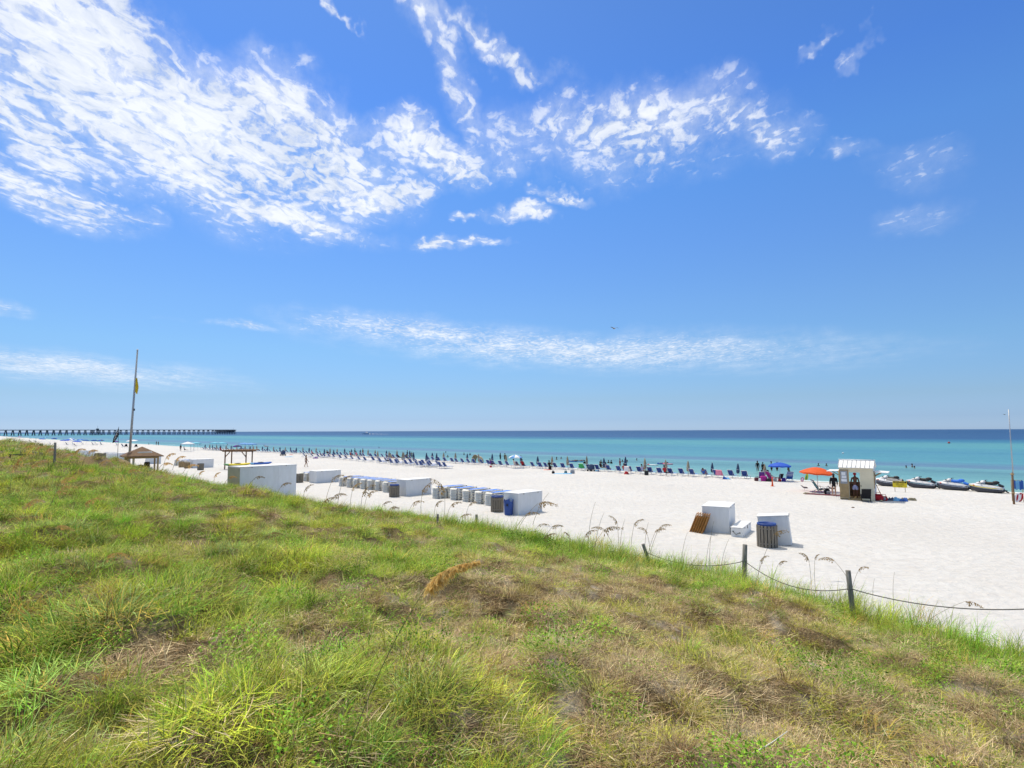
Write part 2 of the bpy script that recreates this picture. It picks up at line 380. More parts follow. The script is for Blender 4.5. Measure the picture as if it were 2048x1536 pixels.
# ------------------------------------------------------------------ world
SUN_AZ = math.atan2(-.48, .87)        # towards the left of the view
SUN_EL = math.radians(64)
def elev(x, y):
    d = ray(x, y); return math.atan2(d.z, math.hypot(d.x, d.y))
def build_world():
    w = bpy.data.worlds.new('World'); scene.world = w; w.use_nodes = True
    w.cycles.sampling_method = 'MANUAL'; w.cycles.sample_map_resolution = 64
    t = w.node_tree; t.nodes.clear()
    out = N(t, 'ShaderNodeOutputWorld'); bg = N(t, 'ShaderNodeBackground')
    sky = N(t, 'ShaderNodeTexSky', sky_type='NISHITA'); sky.sun_disc = False
    sky.sun_elevation = SUN_EL; sky.sun_rotation = SUN_AZ
    sky.altitude = 10; sky.air_density = 1.0; sky.dust_density = .35; sky.ozone_density = 2.5
    d = N(t, 'ShaderNodeTexCoord').outputs['Generated']
    s = N(t, 'ShaderNodeSeparateXYZ', {0: d}); X, Y, Z = s.outputs
    hyp = math_(t, 'SQRT', math_(t, 'ADD', math_(t, 'MULTIPLY', X, X), math_(t, 'MULTIPLY', Y, Y)))
    el0 = math_(t, 'ARCTAN2', Z, hyp); az0 = math_(t, 'ARCTAN2', X, Y)
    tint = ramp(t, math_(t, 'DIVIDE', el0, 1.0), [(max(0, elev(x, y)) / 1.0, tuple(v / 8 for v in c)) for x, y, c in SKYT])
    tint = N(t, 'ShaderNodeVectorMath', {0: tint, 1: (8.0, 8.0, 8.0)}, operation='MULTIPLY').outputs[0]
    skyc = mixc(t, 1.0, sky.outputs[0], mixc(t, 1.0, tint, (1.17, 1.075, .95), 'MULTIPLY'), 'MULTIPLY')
    # plane projection of the cloud layer
    zi = math_(t, 'ADD', math_(t, 'MAXIMUM', Z, .0), .035)
    px = math_(t, 'DIVIDE', X, zi); py = math_(t, 'DIVIDE', Y, zi)
    pl = N(t, 'ShaderNodeCombineXYZ', {0: px, 1: py, 2: 0.0}).outputs[0]
    aev = N(t, 'ShaderNodeCombineXYZ', {0: az0, 1: el0, 2: 0.0}).outputs[0]
    wn = N(t, 'ShaderNodeTexNoise', {'Vector': aev, 'Scale': 5.0, 'Detail': 5.0, 'Roughness': .6}, noise_dimensions='2D')
    ws = N(t, 'ShaderNodeSeparateXYZ', {0: wn.outputs['Color']})
    az = math_(t, 'MULTIPLY_ADD', math_(t, 'SUBTRACT', ws.outputs[0], .5), .20, az0)
    el = math_(t, 'MULTIPLY_ADD', math_(t, 'SUBTRACT', ws.outputs[1], .5), math_(t, 'MULTIPLY', el0, .30), el0)
    aew = N(t, 'ShaderNodeCombineXYZ', {0: az, 1: el, 2: 0.0}).outputs[0]
    cov = None
    for (cx, cy, a, b_, rot, wgt) in CLOUDS:
        dv = ray(cx, cy); ca = math.atan2(dv.x, dv.y); ce = math.atan2(dv.z, math.hypot(dv.x, dv.y))
        ra = math.atan2(ray(cx + a, cy).x, ray(cx + a, cy).y) - ca
        rb = b_ / FPX * math.cos(ce) ** 2
        v = N(t, 'ShaderNodeMapping', {'Vector': aew, 'Location': (ca, ce, 0), 'Rotation': (0, 0, math.radians(rot)), 'Scale': (ra, rb, 1)}, vector_type='TEXTURE').outputs[0]
        r2 = N(t, 'ShaderNodeVectorMath', {0: v, 1: v}, operation='DOT_PRODUCT').outputs['Value']
        m = math_(t, 'MULTIPLY_ADD', r2, -.9 * wgt, 1.2 * wgt)
        cov = m if cov is None else math_(t, 'MAXIMUM', cov, m)
    cov = math_(t, 'MINIMUM', math_(t, 'MAXIMUM', cov, 0.0), 1.0)
    mp = N(t, 'ShaderNodeMapping', {'Vector': pl, 'Rotation': (0, 0, math.radians(CROT)), 'Scale': (1.0, .68, 1)}).outputs[0]
    wv = N(t, 'ShaderNodeTexNoise', {'Vector': mp, 'Scale': 7.0, 'Detail': 4.0}, noise_dimensions='2D').outputs['Color']
    mpw = N(t, 'ShaderNodeVectorMath', {0: wv, 1: (.16, .16, 0), 2: mp}, operation='MULTIPLY_ADD').outputs[0]
    vo = N(t, 'ShaderNodeTexVoronoi', {'Vector': mpw, 'Scale': 19.0}, feature='F1', voronoi_dimensions='2D').outputs[0]
    n1 = N(t, 'ShaderNodeTexNoise', {'Vector': mpw, 'Scale': 21.0, 'Detail': 5.0, 'Roughness': .62}, noise_dimensions='2D').outputs[0]
    n2 = N(t, 'ShaderNodeTexNoise', {'Vector': mp, 'Scale': 3.2, 'Detail': 5.0, 'Roughness': .55}, noise_dimensions='2D').outputs[0]
    n3 = N(t, 'ShaderNodeTexNoise', {'Vector': aev, 'Scale': 70.0, 'Detail': 4.0, 'Roughness': .65}, noise_dimensions='2D').outputs[0]
    tex = math_(t, 'ADD', math_(t, 'MULTIPLY', math_(t, 'SUBTRACT', n1, .5), 2.0), math_(t, 'MULTIPLY', math_(t, 'SUBTRACT', n2, .5), 1.2))
    tex = math_(t, 'ADD', tex, math_(t, 'MULTIPLY', math_(t, 'SUBTRACT', .42, vo), 1.1))
    tex = math_(t, 'ADD', tex, math_(t, 'MULTIPLY', math_(t, 'SUBTRACT', n3, .5), .8))
    lowband = math_(t, 'MULTIPLY_ADD', el0, 2.2, .12, clamp=True)
    tex = math_(t, 'MULTIPLY', tex, lowband)
    dens = math_(t, 'ADD', tex, math_(t, 'MULTIPLY_ADD', cov, 1.40, -.50))
    dens = math_(t, 'MULTIPLY', dens, 1.0, clamp=True)
    dens = math_(t, 'MULTIPLY', math_(t, 'MULTIPLY', dens, dens), math_(t, 'MULTIPLY_ADD', dens, -2.0, 3.0))
    dens = math_(t, 'MULTIPLY', dens, math_(t, 'MULTIPLY_ADD', cov, 1.25, -.04, clamp=True))
    veil = math_(t, 'MULTIPLY', math_(t, 'MULTIPLY', cov, cov), math_(t, 'MULTIPLY_ADD', math_(t, 'ADD', n2, math_(t, 'MULTIPLY', n3, .6)), 1.6, -.66, clamp=True))
    dens = math_(t, 'MAXIMUM', dens, math_(t, 'MULTIPLY', veil, .92))
    up = math_(t, 'GREATER_THAN', Z, 0.0); soft = math_(t, 'MULTIPLY', dens, up)
    ccol = mixc(t, math_(t, 'MULTIPLY_ADD', math_(t, 'ADD', n1, n2), 1.9, -1.4, clamp=True), CLOUDCOL[0], CLOUDCOL[1])
    final = mixc(t, math_(t, 'MULTIPLY', soft, .90), skyc, ccol)
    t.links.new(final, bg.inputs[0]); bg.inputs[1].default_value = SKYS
    t.links.new(bg.outputs[0], out.inputs[0])
SKYS = .10
CROT = 42
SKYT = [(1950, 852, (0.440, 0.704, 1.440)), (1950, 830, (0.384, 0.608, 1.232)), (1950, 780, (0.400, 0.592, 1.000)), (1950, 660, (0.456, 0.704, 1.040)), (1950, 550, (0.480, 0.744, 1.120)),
        (1950, 400, (0.468, 0.772, 1.240)), (1950, 200, (0.448, 0.824, 1.360)), (1950, 20, (0.400, 0.760, 1.392)), (1024, -160, (0.440, 0.760, 1.280)), (1024, -420, (3.4, 3.0, 2.0)), (1024, -1100, (6.5, 4.6, 2.5))]  # last two stops: unseen upper sky brightened as added fill for shaded faces
CLOUDCOL = ((5.6, 6.2, 7.2), (8.3, 8.5, 8.8))
CLOUDS = [  # centre, half width, half height in pixels of the photo, tilt, weight
    (230, 150, 480, 190, -27, 1.0), (570, 290, 290, 135, -14, .95), (60, 250, 260, 80, -22, .85), (110, 395, 190, 46, -14, .76),
    (560, 430, 250, 40, -10, .84), (790, 385, 105, 40, 14, .90), (880, 300, 220, 72, -8, .78), (1230, 262, 330, 120, -4, .72), (1450, 250, 190, 50, -12, .62),
    (1010, 85, 160, 40, -20, .68), (860, 20, 120, 55, -40, .70), (930, 160, 170, 75, -45, .62), (640, 22, 95, 16, -30, .82),
    (1030, 425, 66, 26, 6, .82), (860, 486, 66, 17, 14, .86), (950, 486, 60, 14, 0, .70), (1095, 385, 60, 17, 0, .74), (945, 438, 40, 12, 0, .74),
    (1640, 92, 46, 14, 35, .54), (1690, 115, 60, 14, 25, .50), (1700, 285, 80, 24, -14, .44), (1870, 435, 120, 28, 12, .36), (1850, 330, 150, 50, -20, .34),
    (1180, 700, 720, 50, -3, .66), (860, 668, 340, 36, -3, .64), (455, 647, 110, 9, -2, .60), (130, 738, 380, 32, -4, .66), (40, 620, 110, 14, -3, .58),
]
# ------------------------------------------------------------------ lights and world
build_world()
sl = bpy.data.lights.new('sun', 'SUN'); sl.energy = 2.55; sl.angle = math.radians(.53); sl.color = (1.0, .94, .82)
so = bpy.data.objects.new('sun', sl); C.objects.link(so)
sd = Vector((math.sin(SUN_AZ) * math.cos(SUN_EL), math.cos(SUN_AZ) * math.cos(SUN_EL), math.sin(SUN_EL)))
so.rotation_euler = sd.to_track_quat('Z', 'Y').to_euler(); so.location = (0, 0, 60)
scene.view_settings.view_transform = 'Standard'; scene.view_settings.look = 'None'
scene.cycles.use_denoising = True; scene.cycles.sample_clamp_indirect = 4.0; scene.cycles.max_bounces = 5; scene.cycles.diffuse_bounces = 3; scene.cycles.glossy_bounces = 2; scene.cycles.transmission_bounces = 2; scene.cycles.transparent_max_bounces = 6
scene.view_settings.gamma = 1; scene.view_settings.exposure = 0.32

# ------------------------------------------------------------------ ground sheets
def blob(X, Y, cx, cy, rx, ry, rot=0):
    c, s = math.cos(rot), math.sin(rot); a = (X - cx) * c + (Y - cy) * s; b = -(X - cx) * s + (Y - cy) * c
    return np.exp(-((a / rx) ** 2 + (b / ry) ** 2))
def dryness(X, Y, t):
    """0 lush .. 1 brown thatch"""
    d = 1.0 * blob(X, Y, 3.2, 7.6, 3.6, 4.8, .0) + .85 * blob(X, Y, 1.6, 13, 3.0, 4.5) + .75 * blob(X, Y, 8.3, 10.0, 2.5, 2.6) + .35 * blob(X, Y, -2.2, 8.0, 2.2, 3.0) + .25 * blob(X, Y, -6, 20, 5, 6)
    d = d + (fbm(X * .8, Y * .8, 55) - .5) * 1.5
    return np.clip(d * sm(-.2, 2.6, t), 0, 1.2)
def hole(X, Y):
    return sm(.62, .68, fbm(X * 2.9, Y * 2.9, 95)) * .9 * np.clip(dryness(X, Y, 3.0 + 0 * X) * 1.4, .0, 1)
def sheet(name, us, vs, zfn, m, attrs={}):
    U, V = np.meshgrid(us, vs, indexing='ij'); X, Y = xy(U, V); Z = zfn(X, Y, U, V)
    nu, nv = U.shape; co = np.stack([X, Y, Z], -1).reshape(-1, 3).astype(np.float32)
    i = np.arange(nu - 1)[:, None] * nv + np.arange(nv - 1)[None, :]
    f = np.stack([i, i + nv, i + nv + 1, i + 1], -1).reshape(-1, 4)
    me = bpy.data.meshes.new(name); me.vertices.add(len(co)); me.vertices.foreach_set('co', co.ravel())
    me.loops.add(f.size); me.loops.foreach_set('vertex_index', f.ravel().astype(np.int32))
    me.polygons.add(len(f)); me.polygons.foreach_set('loop_start', np.arange(0, f.size, 4, dtype=np.int32))
    me.update(calc_edges=True); me.polygons.foreach_set('use_smooth', np.ones(len(f), bool))
    for k, fn in attrs.items():
        a = me.attributes.new(k, 'FLOAT', 'POINT'); a.data.foreach_set('value', fn(U, V).reshape(-1).astype(np.float32))
    o = bpy.data.objects.new(name, me); C.objects.link(o); me.materials.append(m); o['kind'] = 'structure'
    return o
def spread(*segs):
    r = []
    for a, b, st in segs: r += list(np.arange(a, b, st))
    return np.array(r + [segs[-1][1]])
beach_us = spread((-300, -20, 20), (-20, 12, 4), (12, 60, .8), (60, 76, .35), (76, 135, 1.5), (135, 160, 6))
beach_vs = spread((-300, -30, 15), (-30, 110, 1.0), (110, 400, 6), (400, 1400, 40))
def bz(X, Y, U, V): return beach_z(X, Y)
sheet('beach', beach_us, beach_vs, bz, sand_mat(), {'wet': lambda U, V: sm(-3.2, -.8, U - water_edge(V))})
sheet('dune_ground', spread((-40, -16, 3), (-16, 22.5, .22)), spread((-40, -12, 3), (-12, 45, .25), (45, 150, .6)),
      lambda X, Y, U, V: dune_z(X, Y), dune_mat(), {'bare': lambda U, V: sm(1.2, -.4, toe(V) - U) * 1.2 + .9 * hole(*xy(U, V))})
sheet('sea', spread((58, 84, .5), (84, 140, 2), (140, 700, 40), (700, 40000, 4000)), spread((-40000, -200, 5000), (-200, 300, 2.0), (300, 1500, 40), (1500, 40000, 5000)),
      lambda X, Y, U, V: X * 0 + WATER, water_mat(), {'foam': lambda U, V: np.exp(-((U - water_edge(V) - .5) / .7) ** 2) + .55 * sm(.45, .7, vnoise(V * .04, V * 0)) * np.exp(-((U - water_edge(V) - 5.5 - 2 * np.sin(V * .05)) / .6) ** 2)})
# seabed far out is hidden by the opaque water; land behind the camera
g0 = MB(); g0.grid(lambda a, b: (*xy(-290 - a * 30000, -30000 + b * 60000), -.06), 4, 4); go = g0.build('land', dune_mat()); go['kind'] = 'structure'

# ------------------------------------------------------------------ grass
def grass_mat(name, tiphue):
    m = bpy.data.materials.new(name); t = nt_new(m)
    out = N(t, 'ShaderNodeOutputMaterial')
    tone = N(t, 'ShaderNodeAttribute', attribute_name='tone', attribute_type='INSTANCER').outputs['Color']
    br = N(t, 'ShaderNodeAttribute', attribute_name='blade').outputs['Fac']
    hh = N(t, 'ShaderNodeAttribute', attribute_name='along').outputs['Fac']
    dry = mixc(t, math_(t, 'MULTIPLY_ADD', br, 6.0, -4.4, clamp=True), tone, tiphue)
    c = mixc(t, math_(t, 'MULTIPLY', math_(t, 'POWER', hh, 2.0), .25), dry, tiphue)
    hs = N(t, 'ShaderNodeHueSaturation', {'Color': c, 'Hue': math_(t, 'MULTIPLY_ADD', br, .05, .475), 'Value': math_(t, 'MULTIPLY_ADD', math_(t, 'FRACT', math_(t, 'MULTIPLY', br, 7.31)), 1.2, .50)}).outputs[0]
    b = N(t, 'ShaderNodeBsdfPrincipled', {'Base Color': hs, 'Roughness': .6, 'Specular IOR Level': .10})
    tr = N(t, 'ShaderNodeBsdfTranslucent', {'Color': hs})
    mx = N(t, 'ShaderNodeMixShader', {0: .30}); t.links.new(b.outputs[0], mx.inputs[1]); t.links.new(tr.outputs[0], mx.inputs[2])
    t.links.new(mx.outputs[0], out.inputs[0]); return m
GM = grass_mat('green_blades', (.56, .46, .12)); GD = grass_mat('dry_blades', (.64, .52, .33))

def blades(n, R, L, lean, droop, w, seed, wind=.5, segs=5, wind_az=0.0):
    r = np.random.default_rng(seed)
    rad = R * np.sqrt(r.random(n)); pa = r.random(n) * 2 * PI
    bx, by = rad * np.cos(pa), rad * np.sin(pa)
    dx = np.cos(pa) * (rad / R) + wind * math.cos(wind_az) + r.normal(0, .45, n)
    dy = np.sin(pa) * (rad / R) + wind * math.sin(wind_az) + r.normal(0, .45, n)
    ph = np.arctan2(dy, dx); th = np.abs(r.normal(lean, lean * .5, n)); dr = r.uniform(.3, 1.5, n) * droop
    ln = r.uniform(L[0], L[1], n) * (1 - .35 * rad / R); wd = w * r.uniform(.6, 1.3, n)
    tw = r.uniform(-.9, .9, n)
    P_ = np.zeros((n, segs + 1, 3)); P_[:, 0, 0] = bx; P_[:, 0, 1] = by; P_[:, 0, 2] = -.05
    for i in range(segs):
        P_[:, i + 1, 0] = P_[:, i, 0] + ln / segs * np.sin(th) * np.cos(ph)
        P_[:, i + 1, 1] = P_[:, i, 1] + ln / segs * np.sin(th) * np.sin(ph)
        P_[:, i + 1, 2] = P_[:, i, 2] + ln / segs * np.cos(th)
        th = th + dr / segs * (1 + i * .35)
    P_[:, :, 2] = np.maximum(P_[:, :, 2], .015 * np.arange(segs + 1) / segs)
    sx = -np.sin(ph + tw); sy = np.cos(ph + tw)
    k = 1 - (np.arange(segs + 1) / segs) ** 2 * .92
    off = np.stack([sx[:, None] * wd[:, None] * k / 2, sy[:, None] * wd[:, None] * k / 2, np.zeros((n, segs + 1))], -1)
    co = np.stack([P_ - off, P_ + off], 2).reshape(-1, 3)            # n,(segs+1),2
    q = (np.arange(n)[:, None] * (segs + 1) * 2 + np.arange(segs)[None, :] * 2)
    f = np.stack([q, q + 1, q + 3, q + 2], -1).reshape(-1, 4)
    br = np.repeat(r.random(n), (segs + 1) * 2); al = np.tile(np.repeat(np.arange(segs + 1) / segs, 2), n)
    return co, f, br, al
def leaves(n, R, H, size, seed):
    r = np.random.default_rng(seed); co = []; f = []; br = []; al = []
    pa = r.random(n) * 2 * PI; rad = R * np.sqrt(r.random(n)); z = r.random(n) ** .7 * H * (1 - .5 * (rad / R) ** 2)
    c = np.stack([rad * np.cos(pa), rad * np.sin(pa), z], -1)
    d = r.normal(0, 1, (n, 3)); d[:, 2] = np.abs(d[:, 2]) * .6; d /= np.linalg.norm(d, axis=1)[:, None]
    up = r.normal(0, .5, (n, 3)) + [0, 0, 1]; sd_ = np.cross(d, up); sd_ /= np.linalg.norm(sd_, axis=1)[:, None]
    s = size * r.uniform(.6, 1.3, n)[:, None]
    co = np.stack([c, c + d * s * .5 + sd_ * s * .28, c + d * s, c + d * s * .5 - sd_ * s * .28], 1).reshape(-1, 3)
    f = np.arange(n * 4).reshape(-1, 4); br = np.repeat(r.random(n) * .72, 4); al = np.tile([0, .3, .6, .3], n)
    return co, f, br, al
def np_mesh(name, parts, m):
    co = []; f = []; br = []; al = []; o = 0
    for a, b, c, d in parts: co.append(a); f.append(b + o); br.append(c); al.append(d); o += len(a)
    co = np.concatenate(co).astype(np.float32); f = np.concatenate(f).astype(np.int32)
    me = bpy.data.meshes.new(name); me.vertices.add(len(co)); me.vertices.foreach_set('co', co.ravel())
    me.loops.add(f.size); me.loops.foreach_set('vertex_index', f.ravel()); me.polygons.add(len(f))
    me.polygons.foreach_set('loop_start', np.arange(0, f.size, 4, dtype=np.int32)); me.update(calc_edges=True)
    for k, v in (('blade', np.concatenate(br)), ('along', np.concatenate(al))):
        a = me.attributes.new(k, 'FLOAT', 'POINT'); a.data.foreach_set('value', v.astype(np.float32))
    me.materials.append(m); return me
LIB = {}
def lib(key, meshes):
    col = bpy.data.collections.new(key)
    for i, me in enumerate(meshes):
        o = bpy.data.objects.new('%s_%02d' % (key, i), me); col.objects.link(o)
    LIB[key] = col
lib('tall_tuft', [np_mesh('t', [blades(85, .20, (.42, .88), .34, 1.6, .0075, 10 + i, wind=.55, segs=5)] + ([blades(24, .16, (.3, .6), .7, 1.2, .008, 60 + i)] if i % 2 else []), GM) for i in range(7)])
lib('fine_tuft', [np_mesh('f', [blades(100, .30, (.14, .52), .75, 1.4, .0080, 100 + i, wind=.3, segs=4)], GM) for i in range(7)])
lib('thatch_tuft', [np_mesh('d', [blades(150, .30, (.08, .30), .65, 1.6, .0062, 200 + i, wind=.2, segs=4)], GD) for i in range(7)])
lib('far_tuft', [np_mesh('g', [blades(64, .45, (.30, .90), .40, 1.4, .018, 300 + i, wind=.65, segs=4)], GM) for i in range(7)])
lib('leafy_clump', [np_mesh('l', [leaves(300, .34, .30, .034, 400 + i), blades(30, .25, (.1, .35), .3, .6, .005, 450 + i, wind=.1)], GM) for i in range(4)])

def mound(n, R, H, w, seed):
    r = np.random.default_rng(seed)
    co, f, br, al = blades(n, R * .25, (R * .8, R * 1.25), .95, .9, w, seed, wind=.15, segs=4)
    co[:, 2] *= H / R * 1.3
    return co, f, br, al
lib('mound_tuft', [np_mesh('m', [mound(210, .34, .30, .0058, 500 + i)], GD if i % 2 else GM) for i in range(6)])
lib('straw_litter', [np_mesh('s', [blades(70, .36, (.12, .42), 1.52, .05, .0062, 700 + i, wind=0, segs=2)], GD) for i in range(5)])
lib('edge_tuft', [np_mesh('e', [blades(26, .22, (.45, 1.05), .22, .9, .0075, 600 + i, wind=.35, segs=5)], GM) for i in range(6)])

def scatter(name, key, pts, tones, scl, rots, label_kind='stuff'):
    me = bpy.data.meshes.new(name); n = len(pts)
    me.vertices.add(n); me.vertices.foreach_set('co', np.asarray(pts, np.float32).ravel())
    r = np.random.default_rng(len(name) * 7)
    a = me.attributes.new('idx', 'INT', 'POINT'); a.data.foreach_set('value', r.integers(0, len(LIB[key].objects), n).astype(np.int32))
    a = me.attributes.new('scl', 'FLOAT', 'POINT'); a.data.foreach_set('value', np.asarray(scl, np.float32))
    a = me.attributes.new('rot', 'FLOAT_VECTOR', 'POINT'); a.data.foreach_set('vector', np.asarray(rots, np.float32).ravel())
    a = me.attributes.new('tone', 'FLOAT_COLOR', 'POINT'); a.data.foreach_set('color', np.concatenate([tones, np.ones((n, 1))], 1).astype(np.float32).ravel())
    o = bpy.data.objects.new(name, me); C.objects.link(o); o['kind'] = label_kind
    ng = bpy.data.node_groups.new(name, 'GeometryNodeTree')
    ng.interface.new_socket('Geometry', in_out='INPUT', socket_type='NodeSocketGeometry'); ng.interface.new_socket('Geometry', in_out='OUTPUT', socket_type='NodeSocketGeometry')
    gi = ng.nodes.new('NodeGroupInput'); go_ = ng.nodes.new('NodeGroupOutput')
    ci = ng.nodes.new('GeometryNodeCollectionInfo'); ci.inputs[0].default_value = LIB[key]; ci.inputs[1].default_value = True; ci.inputs[2].default_value = True
    ip = ng.nodes.new('GeometryNodeInstanceOnPoints'); ip.inputs['Pick Instance'].default_value = True
    def na(nm, ty):
        q = ng.nodes.new('GeometryNodeInputNamedAttribute'); q.data_type = ty; q.inputs[0].default_value = nm; return q.outputs[0]
    L = ng.links.new
    L(gi.outputs[0], ip.inputs['Points']); L(ci.outputs[0], ip.inputs['Instance']); L(na('idx', 'INT'), ip.inputs['Instance Index'])
    e2r = ng.nodes.new('FunctionNodeEulerToRotation'); L(na('rot', 'FLOAT_VECTOR'), e2r.inputs[0]); L(e2r.outputs[0], ip.inputs['Rotation'])
    L(na('scl', 'FLOAT'), ip.inputs['Scale']); L(ip.outputs[0], go_.inputs[0])
    md = o.modifiers.new('scatter', 'NODES'); md.node_group = ng
    return o

def dune_points(n, dmin, dmax, seed, half=1.02, tmin=.15):
    r = np.random.default_rng(seed)
    Y = np.sqrt(r.uniform(dmin**2, dmax**2, n)); X = Y * r.uniform(-half, half, n)
    # a margin sideways for neighbouring viewpoints
    X += r.uniform(-1.2, 1.2, n)
    u, v = uv(X, Y); t = toe(v) - u
    edge = (fbm(u * .8, v * .8, 77) - .5) * 1.8
    k = (t > tmin + edge) & (u > -12)
    return X[k], Y[k], u[k], v[k], t[k], r
def gappy(X, Y, d, thr=.80):
    """bare sandy hollows"""
    return (hole(X, Y) > .45) | ((fbm(X * 1.3, Y * 1.3, 91) * .75 + .33 * np.clip(d, 0, 1)) > thr)
GREEN = np.array([.092, .172, .014]); YEL = np.array([.200, .215, .022]); LUSH = np.array([.050, .150, .014]); SILV = np.array([.13, .20, .070]); BROWN = np.array([.31, .215, .10]); TAN = np.array([.56, .45, .27]); OLIVE = np.array([.155, .140, .035])
def toned(X, Y, d, r, lushw=0):
    n = len(X); a = fbm(X * .55, Y * .55, 61)[:, None]; b = fbm(X * 1.7 + 9, Y * 1.7, 62)[:, None]
    ly = sm(.40, .68, a) * .85 * (1 - .9 * np.clip(blob(X, Y, -5.5, 6.5, 3.2, 4.0), 0, 1)[:, None]); c = GREEN * (1 - ly) + YEL * ly
    k = sm(.62, .75, b); c = c * (1 - k) + SILV * k
    k = sm(.58, .40, b) * .55 * (1 if lushw else .6); c = c * (1 - k) + LUSH * k
    d = np.clip(d, 0, 1)[:, None]; c = c * (1 - d * .75) + OLIVE * d * .75
    q = r.random((n, 1)); c = np.where(q < .18, c * .45 + YEL * .55, np.where(q < .46, c * .35 + LUSH * .65, np.where(q < .52, SILV, np.where(q < .60, OLIVE * np.array([1.3, 1.05, 1.0]), c))))
    return c * r.uniform(.35, 1.75, (n, 1)) * GRASSB
GRASSB = 2.35
def rots(r, n, X, Y, spread=.6):
    return np.stack([r.normal(0, .10, n), r.normal(.05, .10, n), r.uniform(-spread, spread, n)], -1)
def near_scatter():
    # fine grass carpet
    X, Y, u, v, t, r = dune_points(19000, 2.0, 24, 1); d = dryness(X, Y, t)
    keep = (r.random(len(X)) > np.clip(d - .15, 0, .8)) & (~gappy(X, Y, d)) & (fbm(X * 2.1, Y * 2.1, 81) > .43) & (r.random(len(X)) < np.clip(1.25 - Y / 30, .4, 1))
    X, Y, u, v, t, d = [q[keep] for q in (X, Y, u, v, t, d)]; n = len(X)
    scatter('dune_grass', 'fine_tuft', np.stack([X, Y, dune_z(X, Y)], -1), toned(X, Y, d, r), r.uniform(.6, 1.3, n) * (.35 + 1.15 * fbm(X * 1.1, Y * 1.1, 33)), rots(r, n, X, Y, PI))
    # tall arching tufts
    X, Y, u, v, t, r = dune_points(6500, 2.0, 30, 2); d = dryness(X, Y, t)
    q = fbm(X * .6, Y * .6, 44); keep = (r.random(len(X)) < np.clip(.95 - d * 1.1 + .5 * blob(X, Y, -7, 9, 5, 5), .06, 1)) & (q > .44) & (fbm(X * 1.8, Y * 1.8, 82) > .46)
    X, Y, u, v, t, d = [q[keep] for q in (X, Y, u, v, t, d)]; n = len(X)
    scatter('tall_dune_grass', 'tall_tuft', np.stack([X, Y, dune_z(X, Y)], -1), toned(X, Y, d * .6, r), r.uniform(.45, 1.0, n), rots(r, n, X, Y, .9))
    # dry thatch
    X, Y, u, v, t, r = dune_points(13000, 2.0, 26, 3, tmin=.8); d = dryness(X, Y, t)
    keep = (r.random(len(X)) < np.clip(d * 1.5 - .05, .05, 1)) & (~gappy(X, Y, d, .90)) & (r.random(len(X)) < np.clip(1.3 - Y / 26, .4, 1))
    X, Y, u, v, t, d = [q[keep] for q in (X, Y, u, v, t, d)]; n = len(X)
    k = r.random((n, 1)) ** 1.3; tn = (BROWN * (1 - k) + TAN * k) * r.uniform(.6, 1.2, (n, 1)); g = (r.random((n, 1)) < .42); tn = np.where(g, YEL * 2.4, tn)
    scatter('dry_grass', 'thatch_tuft', np.stack([X, Y, dune_z(X, Y)], -1), tn, r.uniform(.65, 1.25, n), rots(r, n, X, Y, PI))
    # straw lying on the soil
    X, Y, u, v, t, r = dune_points(7500, 2.0, 26, 8, tmin=.6); d = dryness(X, Y, t); keep = (r.random(len(X)) < np.clip(.35 + d, 0, 1)) & (r.random(len(X)) > hole(X, Y) * .6)
    X, Y, u, v, t, d = [q[keep] for q in (X, Y, u, v, t, d)]; n = len(X); k = r.random((n, 1))
    scatter('straw_litter', 'straw_litter', np.stack([X, Y, dune_z(X, Y) + .035], -1), (BROWN * (1 - k) + TAN * 1.2 * k) * r.uniform(.7, 1.5, (n, 1)), r.uniform(.6, 1.3, n), rots(r, n, X, Y, PI))
    # rounded mounds of fine stems
    X, Y, u, v, t, r = dune_points(2600, 2.0, 26, 6, tmin=.8); d = dryness(X, Y, t)
    keep = (r.random(len(X)) < np.clip(.25 + d * .8, 0, 1)) & (fbm(X * 1.2, Y * 1.2, 71) > .46) & (hole(X, Y) < .3)
    X, Y, u, v, t, d = [q[keep] for q in (X, Y, u, v, t, d)]; n = len(X)
    k = r.random((n, 1)); tn = np.where(r.random((n, 1)) < np.clip(d, .1, .8)[:, None], BROWN * (.8 + .4 * k), OLIVE * 2.6 * (.6 + .6 * k))
    scatter('dry_mounds', 'mound_tuft', np.stack([X, Y, dune_z(X, Y) - .02], -1), tn * r.uniform(.6, 1.2, (n, 1)), r.uniform(.5, 1.35, n), rots(r, n, X, Y, PI))
    # wispy blades on the seaward edge
    X, Y, u, v, t, r = dune_points(90000, 8.0, 70, 7, tmin=-1.3); keep = (t < 2.0) & (r.random(len(X)) < np.clip(.9 + t * .55, .05, .9)) & (fbm(X * 1.4, Y * 1.4, 88) > .44 - .05 * t)
    X, Y, u, v, t = [q[keep] for q in (X, Y, u, v, t)]; n = len(X)
    scatter('edge_grass', 'edge_tuft', np.stack([X, Y, np.maximum(dune_z(X, Y), beach_z(X, Y))], -1), toned(X, Y, X * 0, r, 1), r.uniform(.45, 1.35, n), rots(r, n, X, Y, .6))
    # leafy ground creepers
    X, Y, u, v, t, r = dune_points(5200, 2.0, 40, 4, tmin=.0); q = fbm(X * .7, Y * .7, 66)
    keep = (q > .60) & (r.random(len(X)) < .75) | (r.random(len(X)) < .17) | ((t < 2.2) & (r.random(len(X)) < .45)) | (r.random(len(X)) < 1.2 * blob(X, Y, .6, 23.5, 1.8, 2.2) + 1.2 * blob(X, Y, -2.6, 10.6, 1.1, .6) + .8 * blob(X, Y, 1.0, 6.6, .5, .5) + .8 * blob(X, Y, 9.2, 16.4, 1.5, 1.2))
    X, Y, u, v, t = [q[keep] for q in (X, Y, u, v, t)]; n = len(X)
